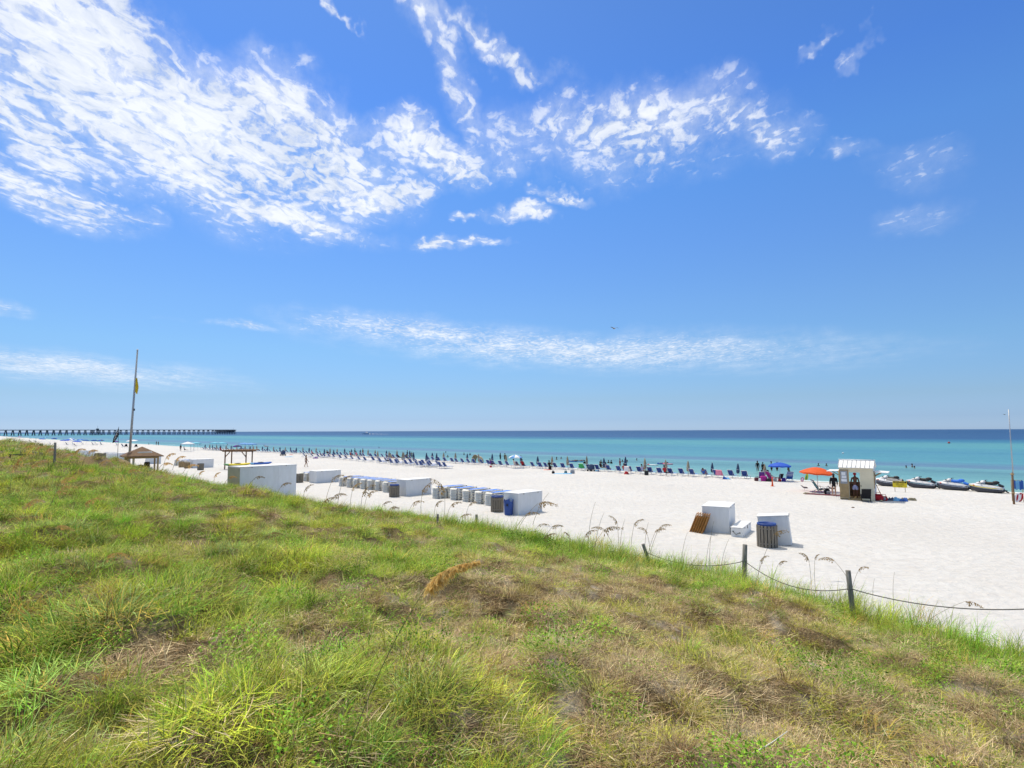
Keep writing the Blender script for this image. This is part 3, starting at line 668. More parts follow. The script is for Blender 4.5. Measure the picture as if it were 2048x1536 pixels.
    tn = np.array([.085, .175, .015]) * r.uniform(.6, 1.35, (n, 1)) * (1 - .62 * np.clip(blob(X, Y, -2.6, 10.6, 1.1, .6) + blob(X, Y, .6, 23.5, 1.3, 1.5) + blob(X, Y, -8.5, 13, 1.2, .8), 0, 1))[:, None]; k = (r.random((n, 1)) < .2); tn = np.where(k, np.array([.14, .21, .035]), tn)
    scatter('ground_creeper', 'leafy_clump', np.stack([X, Y, dune_z(X, Y)], -1), tn * GRASSB, r.uniform(.5, 1.25, n) * (1 + .9 * blob(X, Y, .6, 23.5, 1.6, 2)), rots(r, n, X, Y, PI))
    # far slope
    X, Y, u, v, t, r = dune_points(17000, 19, 85, 5, half=1.0); d = dryness(X, Y, t); keep = (X > -75) & (fbm(X * 1.2, Y * 1.2, 83) > .41)
    X, Y, u, v, t, d = [q[keep] for q in (X, Y, u, v, t, d)]; n = len(X)
    tn = toned(X * .6, Y * .6, d * .5, r, 1); k = (sm(.50, .62, fbm(X * .5, Y * .5, 67)) * .7 * sm(1, 4, t))[:, None]; tn = tn * (1 - k) + np.array([.20, .165, .055]) * k
    scatter('slope_grass', 'far_tuft', np.stack([X, Y, dune_z(X, Y)], -1), tn, r.uniform(.55, 1.05, n) * (.55 + .85 * fbm(X * .7, Y * .7, 39)), rots(r, n, X, Y, .8))
near_scatter()
# ------------------------------------------------------------------ object materials
WHITE = mat('white_paint', (.80, .805, .81), .55, .04, 1.6, bump=.15, bscale=8, stretch=(2.5, 2.5, .7), col2=(.69, .69, .675))
WHITEP = mat('white_plastic', (.76, .76, .75), .4, .05, 6)
CREAM = mat('cream_resin', (.83, .80, .71), .5, .10, 6)
KHAKI = mat('khaki_paint', (.52, .51, .33), .7, .14, 2)
SLING = mat('blue_sling', (.028, .075, .30), .7, .25, 9)
SLINGB = mat('bright_blue_sling', (.04, .20, .74), .65, .15, 9)
GREYW = mat('weathered_wood', (.27, .235, .185), .85, .35, 4, bump=.5, bscale=30, stretch=(6, 6, .8))
POSTW = mat('old_post_wood', (.30, .28, .24), .9, .4, 5, bump=.7, bscale=24, stretch=(6, 6, .8))
BROWNW = mat('brown_wood', (.23, .13, .065), .7, .3, 4, bump=.3, bscale=30)
TANW = mat('tan_wood', (.42, .30, .15), .75, .2, 4, bump=.3, bscale=30)
ORANGEW = mat('varnished_wood', (.52, .235, .05), .5, .25, 6)
BLUEBIN = mat('blue_plastic', (.03, .08, .30), .45, .12, 5)
DARK = mat('dark_plastic', (.022, .023, .027), .5, .2, 5)
BLACKC = mat('black_cloth', (.014, .014, .018), .9, .3, 9)
STEEL = mat('galvanised_steel', (.50, .51, .52), .45, .1, 3, metal=.4)
CONC = mat('pier_concrete', (.115, .125, .15), .9, .25, .4)
ROPE = mat('rope', (.16, .15, .13), .9, .3, 30)
SEED = mat('ripe_seed', (.46, .31, .13), .8, .35, 30, trans=.25)
SEEDG = mat('golden_seed', (.66, .38, .09), .75, .35, 40, trans=.35, col2=(.55, .44, .22))
STEM = mat('green_stem', (.17, .20, .06), .7, .3, 8)
DSTEM = mat('dry_stem', (.25, .20, .11), .8, .3, 8)
TANC = mat('tan_canopy', (.40, .33, .22), .85, .15, 8)
NAVYC = mat('navy_canopy', (.055, .085, .155), .85, .2, 8)
BLUEC = mat('blue_canopy', (.03, .12, .62), .7, .1, 4, trans=.25)
ORANGEC = mat('orange_canopy', (.85, .13, .02), .65, .08, 4, trans=.3)
CYANC = mat('cyan_canopy', (.20, .60, .72), .7, .1, 4, trans=.2)
WHITEC = mat('white_canopy', (.80, .80, .80), .8, .05, 4)
LBLUEC = mat('pale_blue_canopy', (.20, .42, .78), .8, .2, 4, trans=.2)
MAROON = mat('maroon_cloth', (.13, .035, .05), .95, .3, 8)
RED = mat('red_cloth', (.50, .02, .03), .8, .2, 6)
SK1 = mat('fair_skin', (.50, .29, .19), .6, .05, 8)
SK2 = mat('tanned_skin', (.30, .145, .085), .6, .05, 8)
SK3 = mat('brown_skin', (.15, .065, .035), .6, .05, 8)
HAIRD = mat('dark_hair', (.018, .012, .010), .6, .3, 30)
HAIRL = mat('light_hair', (.20, .12, .06), .6, .3, 30)
LAV = mat('lavender_cloth', (.42, .43, .62), .9, .1, 9)
GREYC = mat('grey_cloth', (.35, .36, .38), .9, .15, 9)
MAG = mat('magenta_cloth', (.48, .03, .28), .8, .2, 9)
PURP = mat('purple_cloth', (.14, .05, .30), .85, .2, 9)
TEALC = mat('teal_cloth', (.03, .16, .19), .8, .2, 9)
BLUECL = mat('blue_cloth', (.04, .13, .45), .85, .2, 9)
LBLUE = mat('light_blue_cloth', (.20, .48, .75), .85, .15, 9)
YEL_ = mat('yellow_paint', (.80, .62, .03), .5, .08, 5)
GREENP = mat('green_plastic', (.05, .38, .10), .4, .1, 5)
THATCH = mat('brown_shingle', (.20, .125, .075), .9, .3, 5, bump=.5, bscale=12)
COVER = mat('grey_cover', (.33, .32, .31), .8, .15, 5)
KHC = mat('khaki_cloth', (.20, .18, .12), .95, .3, 8)
PINK = mat('pink_cloth', (.75, .25, .35), .9, .15, 9)
ORC = mat('safety_orange', (.85, .10, .01), .5, .05, 9)
GRASSY = mat('gull_feather', (.35, .34, .33), .8, .3, 20)

# ------------------------------------------------------------------ storage boxes
def fit_box(cx, cy, xl, xr, rot):
    """near corner at a pixel; returns corner, left and right horizontal lengths"""
    c = G(cx, cy); r = Vector((math.sin(rot), math.cos(rot), 0)); l = Vector((-math.cos(rot), math.sin(rot), 0))
    def solve(d, x):
        k = ray(x, cy); m = k.x / k.y
        return (m * c.y - c.x) / (d.x - m * d.y)
    return c, solve(l, xl), solve(r, xr), r, l
ROT0 = math.atan2(NX, NY)
def storage_box(cx, cy, xl, xr, h, rot, label, m=WHITE, mleft=None, lid=True, group='white storage boxes on the sand', name='storage_box', cat='storage box', tilt=None, depth=None, rlen=None, panels=1):
    c, L, R, r, l = fit_box(cx, cy, xl, xr, rot)
    if depth: L = depth
    if rlen: R = rlen
    ctr = c + r * R / 2 + l * L / 2
    t = thing(name, label, cat, (ctr.x, ctr.y, float(beach_z(ctr.x, ctr.y)) - .03), -rot, group)     # local y = seaward side, local x = to the right
    if tilt: t.rotation_euler = (tilt[0], tilt[1], -rot)
    b = MB(); b.box((0, 0, h / 2), (L, R, h), bev=.015)
    for i in range(1, panels):
        b.box((L / 2 + .004, -R / 2 + R * i / panels, h / 2), (.012, .03, h - .06)); b.box((-L / 2 - .004, -R / 2 + R * i / panels, h / 2), (.012, .03, h - .06))
    b.build('cabinet_body', m, t)
    if mleft:
        q = MB(); q.box((0, -R / 2 - .010, h / 2 - .02), (L - .02, .016, h - .06)); q.build('end_panel', mleft, t)
    if lid:
        q = MB(); n = panels
        for i in range(n): q.box((0, -R / 2 + R * (i + .5) / n, h + .017), (L + .05, R / n - (.012 if n > 1 else -.05), .032), bev=.008)
        q.build('lid', WHITE, t)
        q = MB(); [q.box((L / 2 + .035, y * R * .3, h - .02), (.02, .10, .09)) for y in (-1, 1)]; q.build('hinge', STEEL, t)
    return t, L, R
# big cabinet by the dune
bA, LA, RA = storage_box(478, 1002, 441, 591.5, 2.45, ROT0, 'tallest and longest white storage cabinet with an olive end panel beside the dune grass', mleft=KHAKI, panels=3, depth=2.2)
storage_box(632.7, 966.5, 618, 681.5, 1.15, ROT0, 'white storage box just right of the longest cabinet, between two rows of stacked loungers')
storage_box(812.5, 992.7, 792.7, 863, 1.25, ROT0, 'white storage box between the two long rows of stacked loungers, beside a slatted bin')
storage_box(1037, 1030.5, 1007, 1085, 1.27, ROT0, 'white storage box behind the plain blue bin, casting a shadow to its right')
bE, LE, RE = storage_box(1459.6, 1067.5, 1405.5, 1471.7, 1.26, math.radians(28), 'upright white cabinet with folded wooden chairs leaning on its left side')
bF, LF, RF = storage_box(1485.3, 1075, 1462.5, 1503, .44, math.radians(32), 'low white chest with dark latches in front of the upright cabinet', name='storage_chest', cat='chest')
q = MB(); q.box((LF / 2 + .012, RF * .05, .36), (.015, .03, .13)); q.box((LF / 2 + .012, RF * .05, .30), (.03, .05, .03)); q.build('latch', DARK, bF)
q = MB(); q.tube([(-.16, -RF / 2 - .015, .27), (-.10, -RF / 2 - .03, .20), (-.02, -RF / 2 - .035, .13), (.06, -RF / 2 - .03, .20), (.14, -RF / 2 - .015, .22)], .011); [q.box((x, -RF / 2 - .012, z), (.05, .02, .05)) for x, z in ((-.16, .27), (.14, .22))]; q.build('rope_handle', DARK, bF)
bG, LG, RG = storage_box(1584.2, 1092, 1522, 1597, 1.26, math.radians(27), 'tilted white cabinet leaning to the left behind the slatted bin at right', tilt=(0, math.radians(-5.5)), rlen=.85)
# far boxes near the gazebo
storage_box(386, 936.5, 377, 427, 1.2, ROT0, 'white storage box left of the brushwood shade frame, behind a small slatted bin')
storage_box(298, 928, 290, 322, 1.2, ROT0, 'white storage box half hidden by the right side of the brown roofed gazebo')
storage_box(218, 920, 212, 252, 1.2, ROT0, 'white storage box left of the tall flagpole, behind the black feather flag')
storage_box(158, 913, 155, 190, 1.2, ROT0, 'farthest left white storage box above the dune grass')

# ------------------------------------------------------------------ slatted bins
def make_bin(label, p, sc=1.0, liner=True, m=GREYW, tiltz=0):
    t = thing('litter_bin', label, 'litter bin', (p.x, p.y, p.z - .02), rnd.random(), 'wood slatted litter bins on the sand', sc)
    b = MB(); n = 18; R = .40
    for k in range(n):
        a = 2 * PI * k / n; b.box((R * math.cos(a), R * math.sin(a), .47), (.026, .108, .90 + .012 * math.sin(k * 5)), rz=a, bev=.006)
    b.build('slat_cladding', m, t)
    q = MB(); q.lathe([(.365, .02), (.365, .88)], 18); q.build('drum', DARK, t)
    q = MB()
    for z in (.16, .78): q.lathe([(.372, z), (.384, z), (.384, z + .04), (.372, z + .04)], 18)
    q.build('hoop', STEEL, t)
    if liner:
        q = MB(); q.lathe([(.32, .70), (.35, .90), (.385, .985), (.37, 1.01), (.33, .985), (.31, .80), (0.0, .78)], 20, wob=lambda k, i: 1 + .03 * math.sin(k * 2.3 + i)); q.build('bin_liner', BLUEBIN, t)
    return t
binR = make_bin('slatted bin with a blue liner in front of the tilted white cabinet', G(1535, 1093), 1.02)
make_bin('slatted bin with a blue rim standing left of the plain blue bin', G(994.5, 1023), .98)
make_bin('slatted bin at the left end of the middle white storage box', G(788.5, 993.5), .95)
make_bin('slatted bin at the right end of the longest white cabinet', G(598, 965), .95, False)
make_bin('small distant slatted bin between the longest cabinet and the far white box', G(401, 940), .95, False)
make_bin('brown slatted bin half behind a golden sea oat, left of the far storage box', G(363, 934.5), .9, False, TANW)
make_bin('brown slatted bin behind dry seed heads, right one of the close pair', G(374, 936.5), .9, False, TANW)
for x, y, lb in ((195, 917, 'grey slatted bin left of the far storage box by the flag'), (206, 917.5, 'grey slatted bin touching the far storage box by the feather flag'), (117, 908.5, 'brown slatted bin just right of the dark dune post'),
                 (128, 910.5, 'brown slatted bin second to the right of the dark dune post'), (149, 912, 'brown slatted bin against the farthest left storage box'), (63.5, 890.5, 'tiny brown bin far up the beach at left, leftmost bin'), (82.5, 893, 'tiny grey bin far up the beach, right of the leftmost bin')):
    make_bin(lb, G(x, y), 1.15, False, TANW if 'brown' in lb else GREYW)
p = G(1017.5, 1029.5)
t = thing('plastic_bin', 'plain bright blue plastic bin with notched rim right of the slatted bin', 'bin', (p.x, p.y, p.z - .02), -.3)
q = MB()
pr = [(.20, 0), (.265, .78)]
def tub(a, z): return None
n = 4; vs = []
for (h_, z) in ((.23, 0), (.29, .88)):
    for k in range(16):
        a = 2 * PI * k / 16 + PI / 16; c_, s_ = math.cos(a), math.sin(a); f = h_ / max(abs(c_), abs(s_)) * .92
        zz = z + (.07 if z > 0 and k % 4 in (0, 3) else 0) - (.05 if z > 0 and k % 4 in (1, 2) else 0); vs.append((c_ * f, s_ * f, zz))
inner = [(x * .93, y * .93, z - .0) for x, y, z in vs[16:]] + [(x * .9, y * .9, .05) for x, y, z in vs[:16]]
fs = [(k, (k + 1) % 16, (k + 1) % 16 + 16, k + 16) for k in range(16)] + [tuple(range(16))[::-1]]
fs += [(16 + k, 16 + (k + 1) % 16, 32 + (k + 1) % 16, 32 + k) for k in range(16)] + [(32 + k, 32 + (k + 1) % 16, 48 + (k + 1) % 16, 48 + k) for k in range(16)] + [tuple(range(48, 64))]
q.add(vs + inner, fs); q.build('tub', BLUEBIN, t)
q = MB(); q.box((0, -.29, .62), (.10, .03, .12)); q.build('latch', DARK, t)

# ------------------------------------------------------------------ loungers
def flat_frame_mb(b, z=.0, arc=True):
    """bed rails of a resin lounger, length along y from -.95 to .95"""
    for s in (-1, 1):
        b.tube([(s * .31, -.93, z + .27), (s * .31, -.5, z + .30), (s * .31, .5, z + .30), (s * .31, .93, z + .27)], .026, 5)
        for y in (-.72, .62): b.tube([(s * .30, y, z + .29), (s * .31, y + .03, z + .02)], .024, 5)
    for y in (-.93, -.2, .45, .93): b.tube([(-.31, y, z + (.27 if abs(y) > .9 else .29)), (.31, y, z + (.27 if abs(y) > .9 else .29))], .024, 5)
def sheet_mb(pts, w, th=.012):
    """sling following points (y,z), width w"""
    b = MB(); vs = []; n = len(pts)
    for y, z in pts: vs += [(-w / 2, y, z), (w / 2, y, z)]
    for y, z in pts: vs += [(-w / 2, y, z - th), (w / 2, y, z - th)]
    m = 2 * n
    fs = [(2 * i, 2 * i + 1, 2 * i + 3, 2 * i + 2) for i in range(n - 1)] + [(m + 2 * i, m + 2 * i + 2, m + 2 * i + 3, m + 2 * i + 1) for i in range(n - 1)]
    fs += [(2 * i, 2 * i + 2, m + 2 * i + 2, m + 2 * i) for i in range(n - 1)] + [(2 * i + 1, m + 2 * i + 1, m + 2 * i + 3, 2 * i + 3) for i in range(n - 1)] + [(0, m, m + 1, 1), (m - 2, m - 1, 2 * m - 1, 2 * m - 2)]
    return b.add(vs, fs)
lounger0 = thing('sun_lounger', 'x', 'sun lounger', (0, 0, 0), 0, 'sun loungers in rows by the water')
b = MB(); flat_frame_mb(b); b.build('frame', WHITEP, lounger0)
sheet_mb([(-.25, .325), (.4, .325), (.92, .30)], .56).build('seat_sling', SLINGB, lounger0)
b = MB(); A = math.radians(52)
for s in (-1, 1): b.tube([(s * .30, -.22, .31), (s * .30, -.22 - .76 * math.cos(A), .31 + .76 * math.sin(A))], .024, 5)
b.tube([(-.30, -.22 - .76 * math.cos(A), .31 + .76 * math.sin(A)), (.30, -.22 - .76 * math.cos(A), .31 + .76 * math.sin(A))], .024, 5)
for s in (-1, 1): b.tube([(s * .27, -.22 - .42 * math.cos(A), .31 + .42 * math.sin(A)), (s * .27, -.62, .29)], .014, 4)
b.build('back_frame', WHITEP, lounger0)
sheet_mb([(-.24, .34), (-.22 - .74 * math.cos(A), .32 + .74 * math.sin(A))], .55, .02).build('back_sling', SLING, lounger0)
kids(lounger0)
# flat lounger of a stack: end seen as a curved slatted apron
stack0 = thing('stacked_lounger', 'x', 'sun lounger', (0, 0, 0), 0, 'stacked sun loungers between the storage boxes')
b = MB()
for s in (-1, 1):
    b.tube([(s * .32, -.95, .05), (s * .32, .95, .05)], .040, 6)
    for y in (-.80, .70): b.box((s * .315, y, -.01), (.05, .12, .13))
for y in (-.95, .95): b.grid(lambda u_, v_, y=y: (-.34 + .68 * u_, y + (.20 if y > 0 else -.20) * math.sin(v_ * PI * .5) * (1 - (2 * u_ - 1) ** 2 * .35), .085 - .110 * v_ * v_), 8, 4)
for k in range(9): b.box((0, -.84 + k * .21, .045), (.62, .07, .015))
b.build('frame', CREAM, stack0)
sheet_mb([(-.72, .084), (0, .080), (.90, .084)], .54, .012).build('sling', SLINGB, stack0)
kids(stack0)
first = {'l': True, 's': True}
def put(kind, loc, rz, label, group=None, scale=None):
    r0 = lounger0 if kind == 'l' else stack0
    if first[kind]:
        first[kind] = False; r0.location = loc; r0.rotation_euler = (0, 0, rz); r0['label'] = label
        if group: r0['group'] = group
        if scale: r0.scale = (scale,) * 3
        return r0
    return copytree(r0, loc, rz, label, group, scale)
STEP = .118
def stack(x, y, n, where, dx=0, top=True):
    p = G(x, y); rz = SEAROT + rnd.uniform(-.05, .05)
    # the pixel is the near end of the stack; move to its centre
    c = p + Vector((NX, NY, 0)) * .95
    for k in range(n):
        pos_ = 'lowest' if k == 0 else ('topmost' if k == n - 1 else '%s from the bottom' % ordw(k + 1))
        put('s', (c.x + rnd.uniform(-.02, .02), c.y + rnd.uniform(-.02, .02), p.z + .05 + k * STEP), rz + rnd.uniform(-.015, .015), '%s lounger of the stack %s' % (pos_.replace('from the bottom', 'up'), where))
rowCD = [(873, 996.5), (889, 995.5), (908, 999.5), (934, 1003), (959, 1007), (980, 1010.5)]
whCD = ['touching the middle white box', 'second from the middle white box', 'third from the middle white box', 'fourth from the middle white box', 'nearest the slatted bin by the blue bin', 'half behind the slatted bin by the blue bin']
for (x, y), w_ in zip(rowCD, whCD): stack(x, y, 7, w_)
rowBC = [(684, 972), (699, 974.5), (713, 976), (727, 977.5), (741, 979), (757, 981), (772, 984)]
whBC = ['next to the second white box', 'second from the second white box', 'third from the second white box', 'at the centre of the farther row', 'third from the slatted bin at the middle box', 'second from the slatted bin at the middle box', 'beside the slatted bin at the middle box']
for (x, y), w_ in zip(rowBC, whBC): stack(x, y, 7, w_)
for (x, y), w_ in zip([(605, 961.5), (614, 962.5)], ['behind the bin at the longest cabinet', 'touching the left end of the second white box']): stack(x, y, 7, w_)
for (x, y), w_ in zip([(352, 931), (362, 932), (371, 933.5)], ['farthest from the far box with the brown bins', 'in the middle beside the far box', 'touching the far box with the brown bins']): stack(x, y, 7, w_)
stack(115.5, 905.5, 5, 'behind the dark dune post'); stack(208, 916, 9, 'behind the grey bins by the flagpole')

# ------------------------------------------------------------------ closed umbrellas
def closed_umbrella(m):
    t = thing('beach_umbrella', 'x', 'umbrella', (0, 0, 0), 0, 'closed beach umbrellas in the lounger rows')
    q = MB(); q.tube([(0, 0, -.2), (0, 0, 2.0)], .022, 6); q.build('pole', TANW if m is TANC else WHITEP, t)
    q = MB(); q.lathe([(.03, .62), (.13, .66), (.165, .90), (.15, 1.25), (.10, 1.6), (.05, 1.86), (.012, 1.98)], 12, wob=lambda k, i: 1.18 if k % 2 else .86); q.build('folded_canopy', m, t)
    q = MB(); q.lathe([(.145, 1.12), (.16, 1.13), (.16, 1.17), (.14, 1.18)], 10); q.build('tie_strap', WHITEP, t)
    kids(t); return t
UM = {'tan': closed_umbrella(TANC), 'blue': closed_umbrella(NAVYC)}
used = {'tan': False, 'blue': False}
BACK = [(360, 898.5), (410, 901), (490, 904), (560, 907), (640, 911), (700, 914), (780, 918), (860, 923), (911, 927.6), (960, 930.5), (1000, 934), (1050, 936.4), (1120, 939.5), (1200, 943.5), (1240, 946.4), (1290, 949), (1330, 951.5), (1380, 953.5), (1430, 955.5), (1500, 958.5), (1540, 961)]
FRONT = [(560, 910), (600, 912.5), (680, 918), (735, 922), (750, 924.5), (800, 928.5), (860, 933), (905, 935.5)]
def line(tab, x): return float(np.interp(x, [a for a, _ in tab], [b for _, b in tab]))
umb = [(410, 888.7, 0, 'b'), (419, 889, 0, 't'), (424.5, 890.5, 0, 'b'), (433, 890, 0, 't'), (441.5, 890.5, 0, 'b'), (452, 891.5, 0, 't'), (462, 892, 0, 'b'), (473, 892.5, 0, 't'), (482, 892.5, 0, 'b'),
       (490, 892.5, 0, 't'), (500, 892.5, 0, 'b'), (506.5, 893, 0, 't'), (513.5, 891.5, 0, 't'), (524.5, 893, 0, 'b'), (535, 893.5, 0, 'b'), (547, 893.5, 0, 't'), (559.5, 893.5, 0, 'b'), (570.5, 894, 0, 't'), (581, 895, 0, 'b'),
       (592.5, 896.3, 0, 'b'), (606, 894.4, 0, 't'), (618, 895, 0, 'b'), (632, 895.3, 0, 't'), (648.5, 897.3, 1, 'b'), (660, 896.5, 0, 't'), (667, 899, 1, 'b'), (674, 897.5, 0, 't'), (689, 896.6, 0, 'b'), (703, 897.8, 0, 'b'), (720, 899, 0, 'b'),
       (736, 898.8, 0, 't'), (750, 900, 0, 't'), (755.5, 902, 1, 't'), (773, 900.5, 0, 'b'), (778, 902, 1, 't'), (794, 900, 0, 't'), (805, 903, 1, 't'), (807.5, 904.5, 1, 't'), (820, 900.8, 0, 'b'), (827.3, 903.7, 1, 'b'), (853, 905, 1, 'b'),
       (865, 904.8, 0, 'b'), (873, 905.5, 1, 'b'), (887, 904.8, 0, 't'), (911, 905.3, 0, 't'), (934, 906.8, 0, 'b'), (957.5, 907.5, 0, 't'), (984.5, 907, 0, 'b'), (1012.7, 909.5, 0, 't'), (1042.6, 910.2, 0, 'b'), (1075.5, 912, 0, 'b'),
       (1104, 912.3, 0, 't'), (1136, 912.3, 0, 't'), (1173.5, 911.6, 0, 't'), (1208, 915.2, 0, 'b'), (1251, 912.5, 0, 'b'), (1290.5, 916, 0, 't'), (1333, 919.3, 0, 't'), (1376.5, 921, 0, 't'), (1424.5, 924.5, 0, 'b'), (1476, 926.3, 0, 'b'), (1531, 928, 0, 't')]
umb.sort(key=lambda a: -a[0])
cnt = {0: 0, 1: 0}; ALONG = Vector((-NY, NX, 0))
lspots = []
for x, yt, fr, k in umb:
    tab = FRONT if fr else BACK
    yb = line(tab, x) - (.8 if not fr else .8)
    p = G(x, yb); hz = horizon(x)
    h = (CAMZ - p.z) - (yt - hz) / (yb - hz) * (CAMZ - p.z)
    h = min(max(h, 1.5), 2.4)
    kk = 'tan' if k == 't' else 'blue'; cnt[fr] += 1
    ln_ = ('shore row' if not fr else 'front row'); ref = 'counting from the open blue umbrella' if not fr else 'counting from the hut end'
    lab = 'closed %s umbrella, %s in the %s %s' % ('tan' if k == 't' else 'dark blue', ordw(cnt[fr]), ln_, ref)
    if not used[kk]:
        used[kk] = True; u_ = UM[kk]; u_['label'] = lab; u_.location = p; u_.rotation_euler = (rnd.uniform(-.03, .03), rnd.uniform(-.03, .03), rnd.random()); u_.scale = (1, 1, h / 1.98)
    else:
        u_ = copytree(UM[kk], p, rnd.random() * 3, lab, scale=(1, 1, h / 1.98)); u_.rotation_euler[0] = rnd.uniform(-.04, .04)
    if x < 1520: lspots.append((p, fr, cnt[fr], ln_, ref, x))
lspots.sort(key=lambda a: a[5])
lastp = {0: [], 1: []}
for p, fr, c_, ln_, ref, x in lspots:
    for s, w_ in ((-1, 'right'), (1, 'left')):
        q = p + ALONG * (s * .72) + Vector((NX, NY, 0)) * rnd.uniform(-.15, .35)
        if any((q - o).length < .62 for o in lastp[fr]): continue
        lastp[fr].append(q)
        z = float(beach_z(q.x, q.y))
        put('l', (q.x, q.y, z - .01), SEAROT + rnd.uniform(-.12, .12), 'blue lounger to the %s of the %s closed umbrella in the %s' % (w_, ordw(c_), ln_))
# loungers standing lower in the gaps of the front row
gx = [(612, 914.5), (628, 915.5), (640, 916), (684, 919), (696, 920), (708, 921), (722, 922.5), (734, 924), (764, 927), (786, 929), (797, 930), (816, 931.5), (838, 933.5), (846, 934), (862, 935), (884, 936.5), (894, 937)]
for i, (x, y) in enumerate(gx):
    q = G(x, y); put('l', (q.x, q.y, q.z - .01), SEAROT + rnd.uniform(-.15, .15), 'blue lounger of the nearest line on open sand, %s from its left end' % ordw(i + 1), 'loungers on the open sand side of the rows')
# ------------------------------------------------------------------ people
PEND = []
def sgn(n): return -1 if n.endswith('R') else 1
RAD = dict(pel=.135, spine=.118, chest=.140, upch=.125, neck=.055, jaw=.070, head=.096, crown=.070, nose=.022,
           sh=.062, el=.043, wr=.029, hand=.032, hip=.088, knee=.058, calf=.056, ank=.036, toe=.034, heel=.036)
ED = [('pel', 'spine'), ('spine', 'chest'), ('chest', 'upch'), ('upch', 'neck'), ('neck', 'jaw'), ('jaw', 'head'), ('head', 'crown')]
for s in 'LR':
    ED += [('upch', 'sh' + s), ('sh' + s, 'el' + s), ('el' + s, 'wr' + s), ('wr' + s, 'hand' + s), ('pel', 'hip' + s), ('hip' + s, 'knee' + s), ('knee' + s, 'calf' + s), ('calf' + s, 'ank' + s), ('ank' + s, 'toe' + s)]
def pose(kind='stand', **o):
    J = {}
    if kind in ('stand', 'walk'):
        J.update(pel=(0, 0, .92), spine=(0, .01, 1.07), chest=(0, .0, 1.24), upch=(0, -.01, 1.37), neck=(0, 0, 1.46), jaw=(0, .025, 1.53), head=(0, .01, 1.60), crown=(0, 0, 1.66))
        st = o.get('stride', .0)
        for s, k in (('L', 1), ('R', -1)):
            f = st * k
            J.update({'sh' + s: (k * -.17, 0, 1.37), 'el' + s: (k * -.235, -.03 - f * .5, 1.10), 'wr' + s: (k * -.24, .05 - f * .8, .87), 'hand' + s: (k * -.235, .08 - f * .9, .79),
                      'hip' + s: (k * -.085, 0, .86), 'knee' + s: (k * -.095, .03 + f * .6, .48), 'calf' + s: (k * -.10, -.01 + f * .8, .33), 'ank' + s: (k * -.10, -.02 + f * 1.1, .07), 'toe' + s: (k * -.115, .13 + f * 1.1, .03)})
    elif kind in ('sit', 'recline', 'ground'):
        h = o.get('seat', .38); a = math.radians(o.get('back', 20)); c, s_ = math.cos(a), math.sin(a)
        up = lambda d, f=0.0: (0, -d * s_ + f * c, h + .12 + d * c + f * s_)
        J.update(pel=up(0), spine=up(.15), chest=up(.32), upch=up(.45), neck=up(.54), jaw=up(.61, .03), head=up(.68, .02), crown=up(.74, .01))
        kz = o.get('knee', h + .13); fz = o.get('foot', .06); ky = o.get('ky', .42); fy = o.get('fy', .50)
        for s, k in (('L', 1), ('R', -1)):
            sh = up(.45); J.update({'sh' + s: (k * -.17, sh[1], sh[2]), 'el' + s: (k * -.24, sh[1] + .08, h + .32), 'wr' + s: (k * -.20, sh[1] + .30, h + .24), 'hand' + s: (k * -.18, sh[1] + .38, h + .22),
                      'hip' + s: (k * -.09, .03, h + .10), 'knee' + s: (k * -.12, ky, kz), 'calf' + s: (k * -.12, (ky * .6 + fy * .4) - .01, kz * .6 + fz * .4), 'ank' + s: (k * -.12, fy, fz), 'toe' + s: (k * -.13, fy + .13, fz - .01 + (.08 if kind == 'recline' else 0))})
    elif kind == 'lie':     # face down along y
        J.update(pel=(0, 0, .13), spine=(0, .16, .12), chest=(0, .33, .13), upch=(0, .45, .13), neck=(0, .54, .14), jaw=(0, .61, .13), head=(0, .68, .14), crown=(0, .74, .14))
        for s, k in (('L', 1), ('R', -1)):
            J.update({'sh' + s: (k * -.17, .45, .12), 'el' + s: (k * -.33, .58, .06), 'wr' + s: (k * -.16, .74, .06), 'hand' + s: (k * -.08, .77, .06),
                      'hip' + s: (k * -.09, -.05, .12), 'knee' + s: (k * -.11, -.45, .09), 'calf' + s: (k * -.11, -.6, .09), 'ank' + s: (k * -.11, -.86, .07), 'toe' + s: (k * -.12, -.98, .05)})
    for k_, v in o.get('set', {}).items(): J[k_] = v
    return {k_: Vector(v) for k_, v in J.items()}
def rad(n):
    return RAD.get(n) or RAD.get(n[:-1], .05)
def skin(name, verts, edges, m, parent, sub=1, root=0):
    me = bpy.data.meshes.new(name); me.from_pydata([v for v, r in verts], edges, []); o = bpy.data.objects.new(name, me); C.objects.link(o); o.parent = parent
    md = o.modifiers.new('skin', 'SKIN'); md.use_smooth_shade = True; md.branch_smoothing = .6
    for i, (v, r) in enumerate(verts): d = me.skin_vertices[0].data[i]; d.radius = (r, r) if not hasattr(r, '__len__') else r; d.use_root = (i == root)
    sb = o.modifiers.new('sub', 'SUBSURF'); sb.levels = sub; sb.render_levels = sub
    PEND.append((o, m)); return o
def chain(J, names, infl, m, name, parent, rs=None):
    idx = {n: i for i, n in enumerate(names)}
    e = [(idx[a], idx[b]) for a, b in ED if a in idx and b in idx]
    return skin(name, [(J[n], (rs or {}).get(n, rad(n) + infl)) for n in names], e, m, parent)
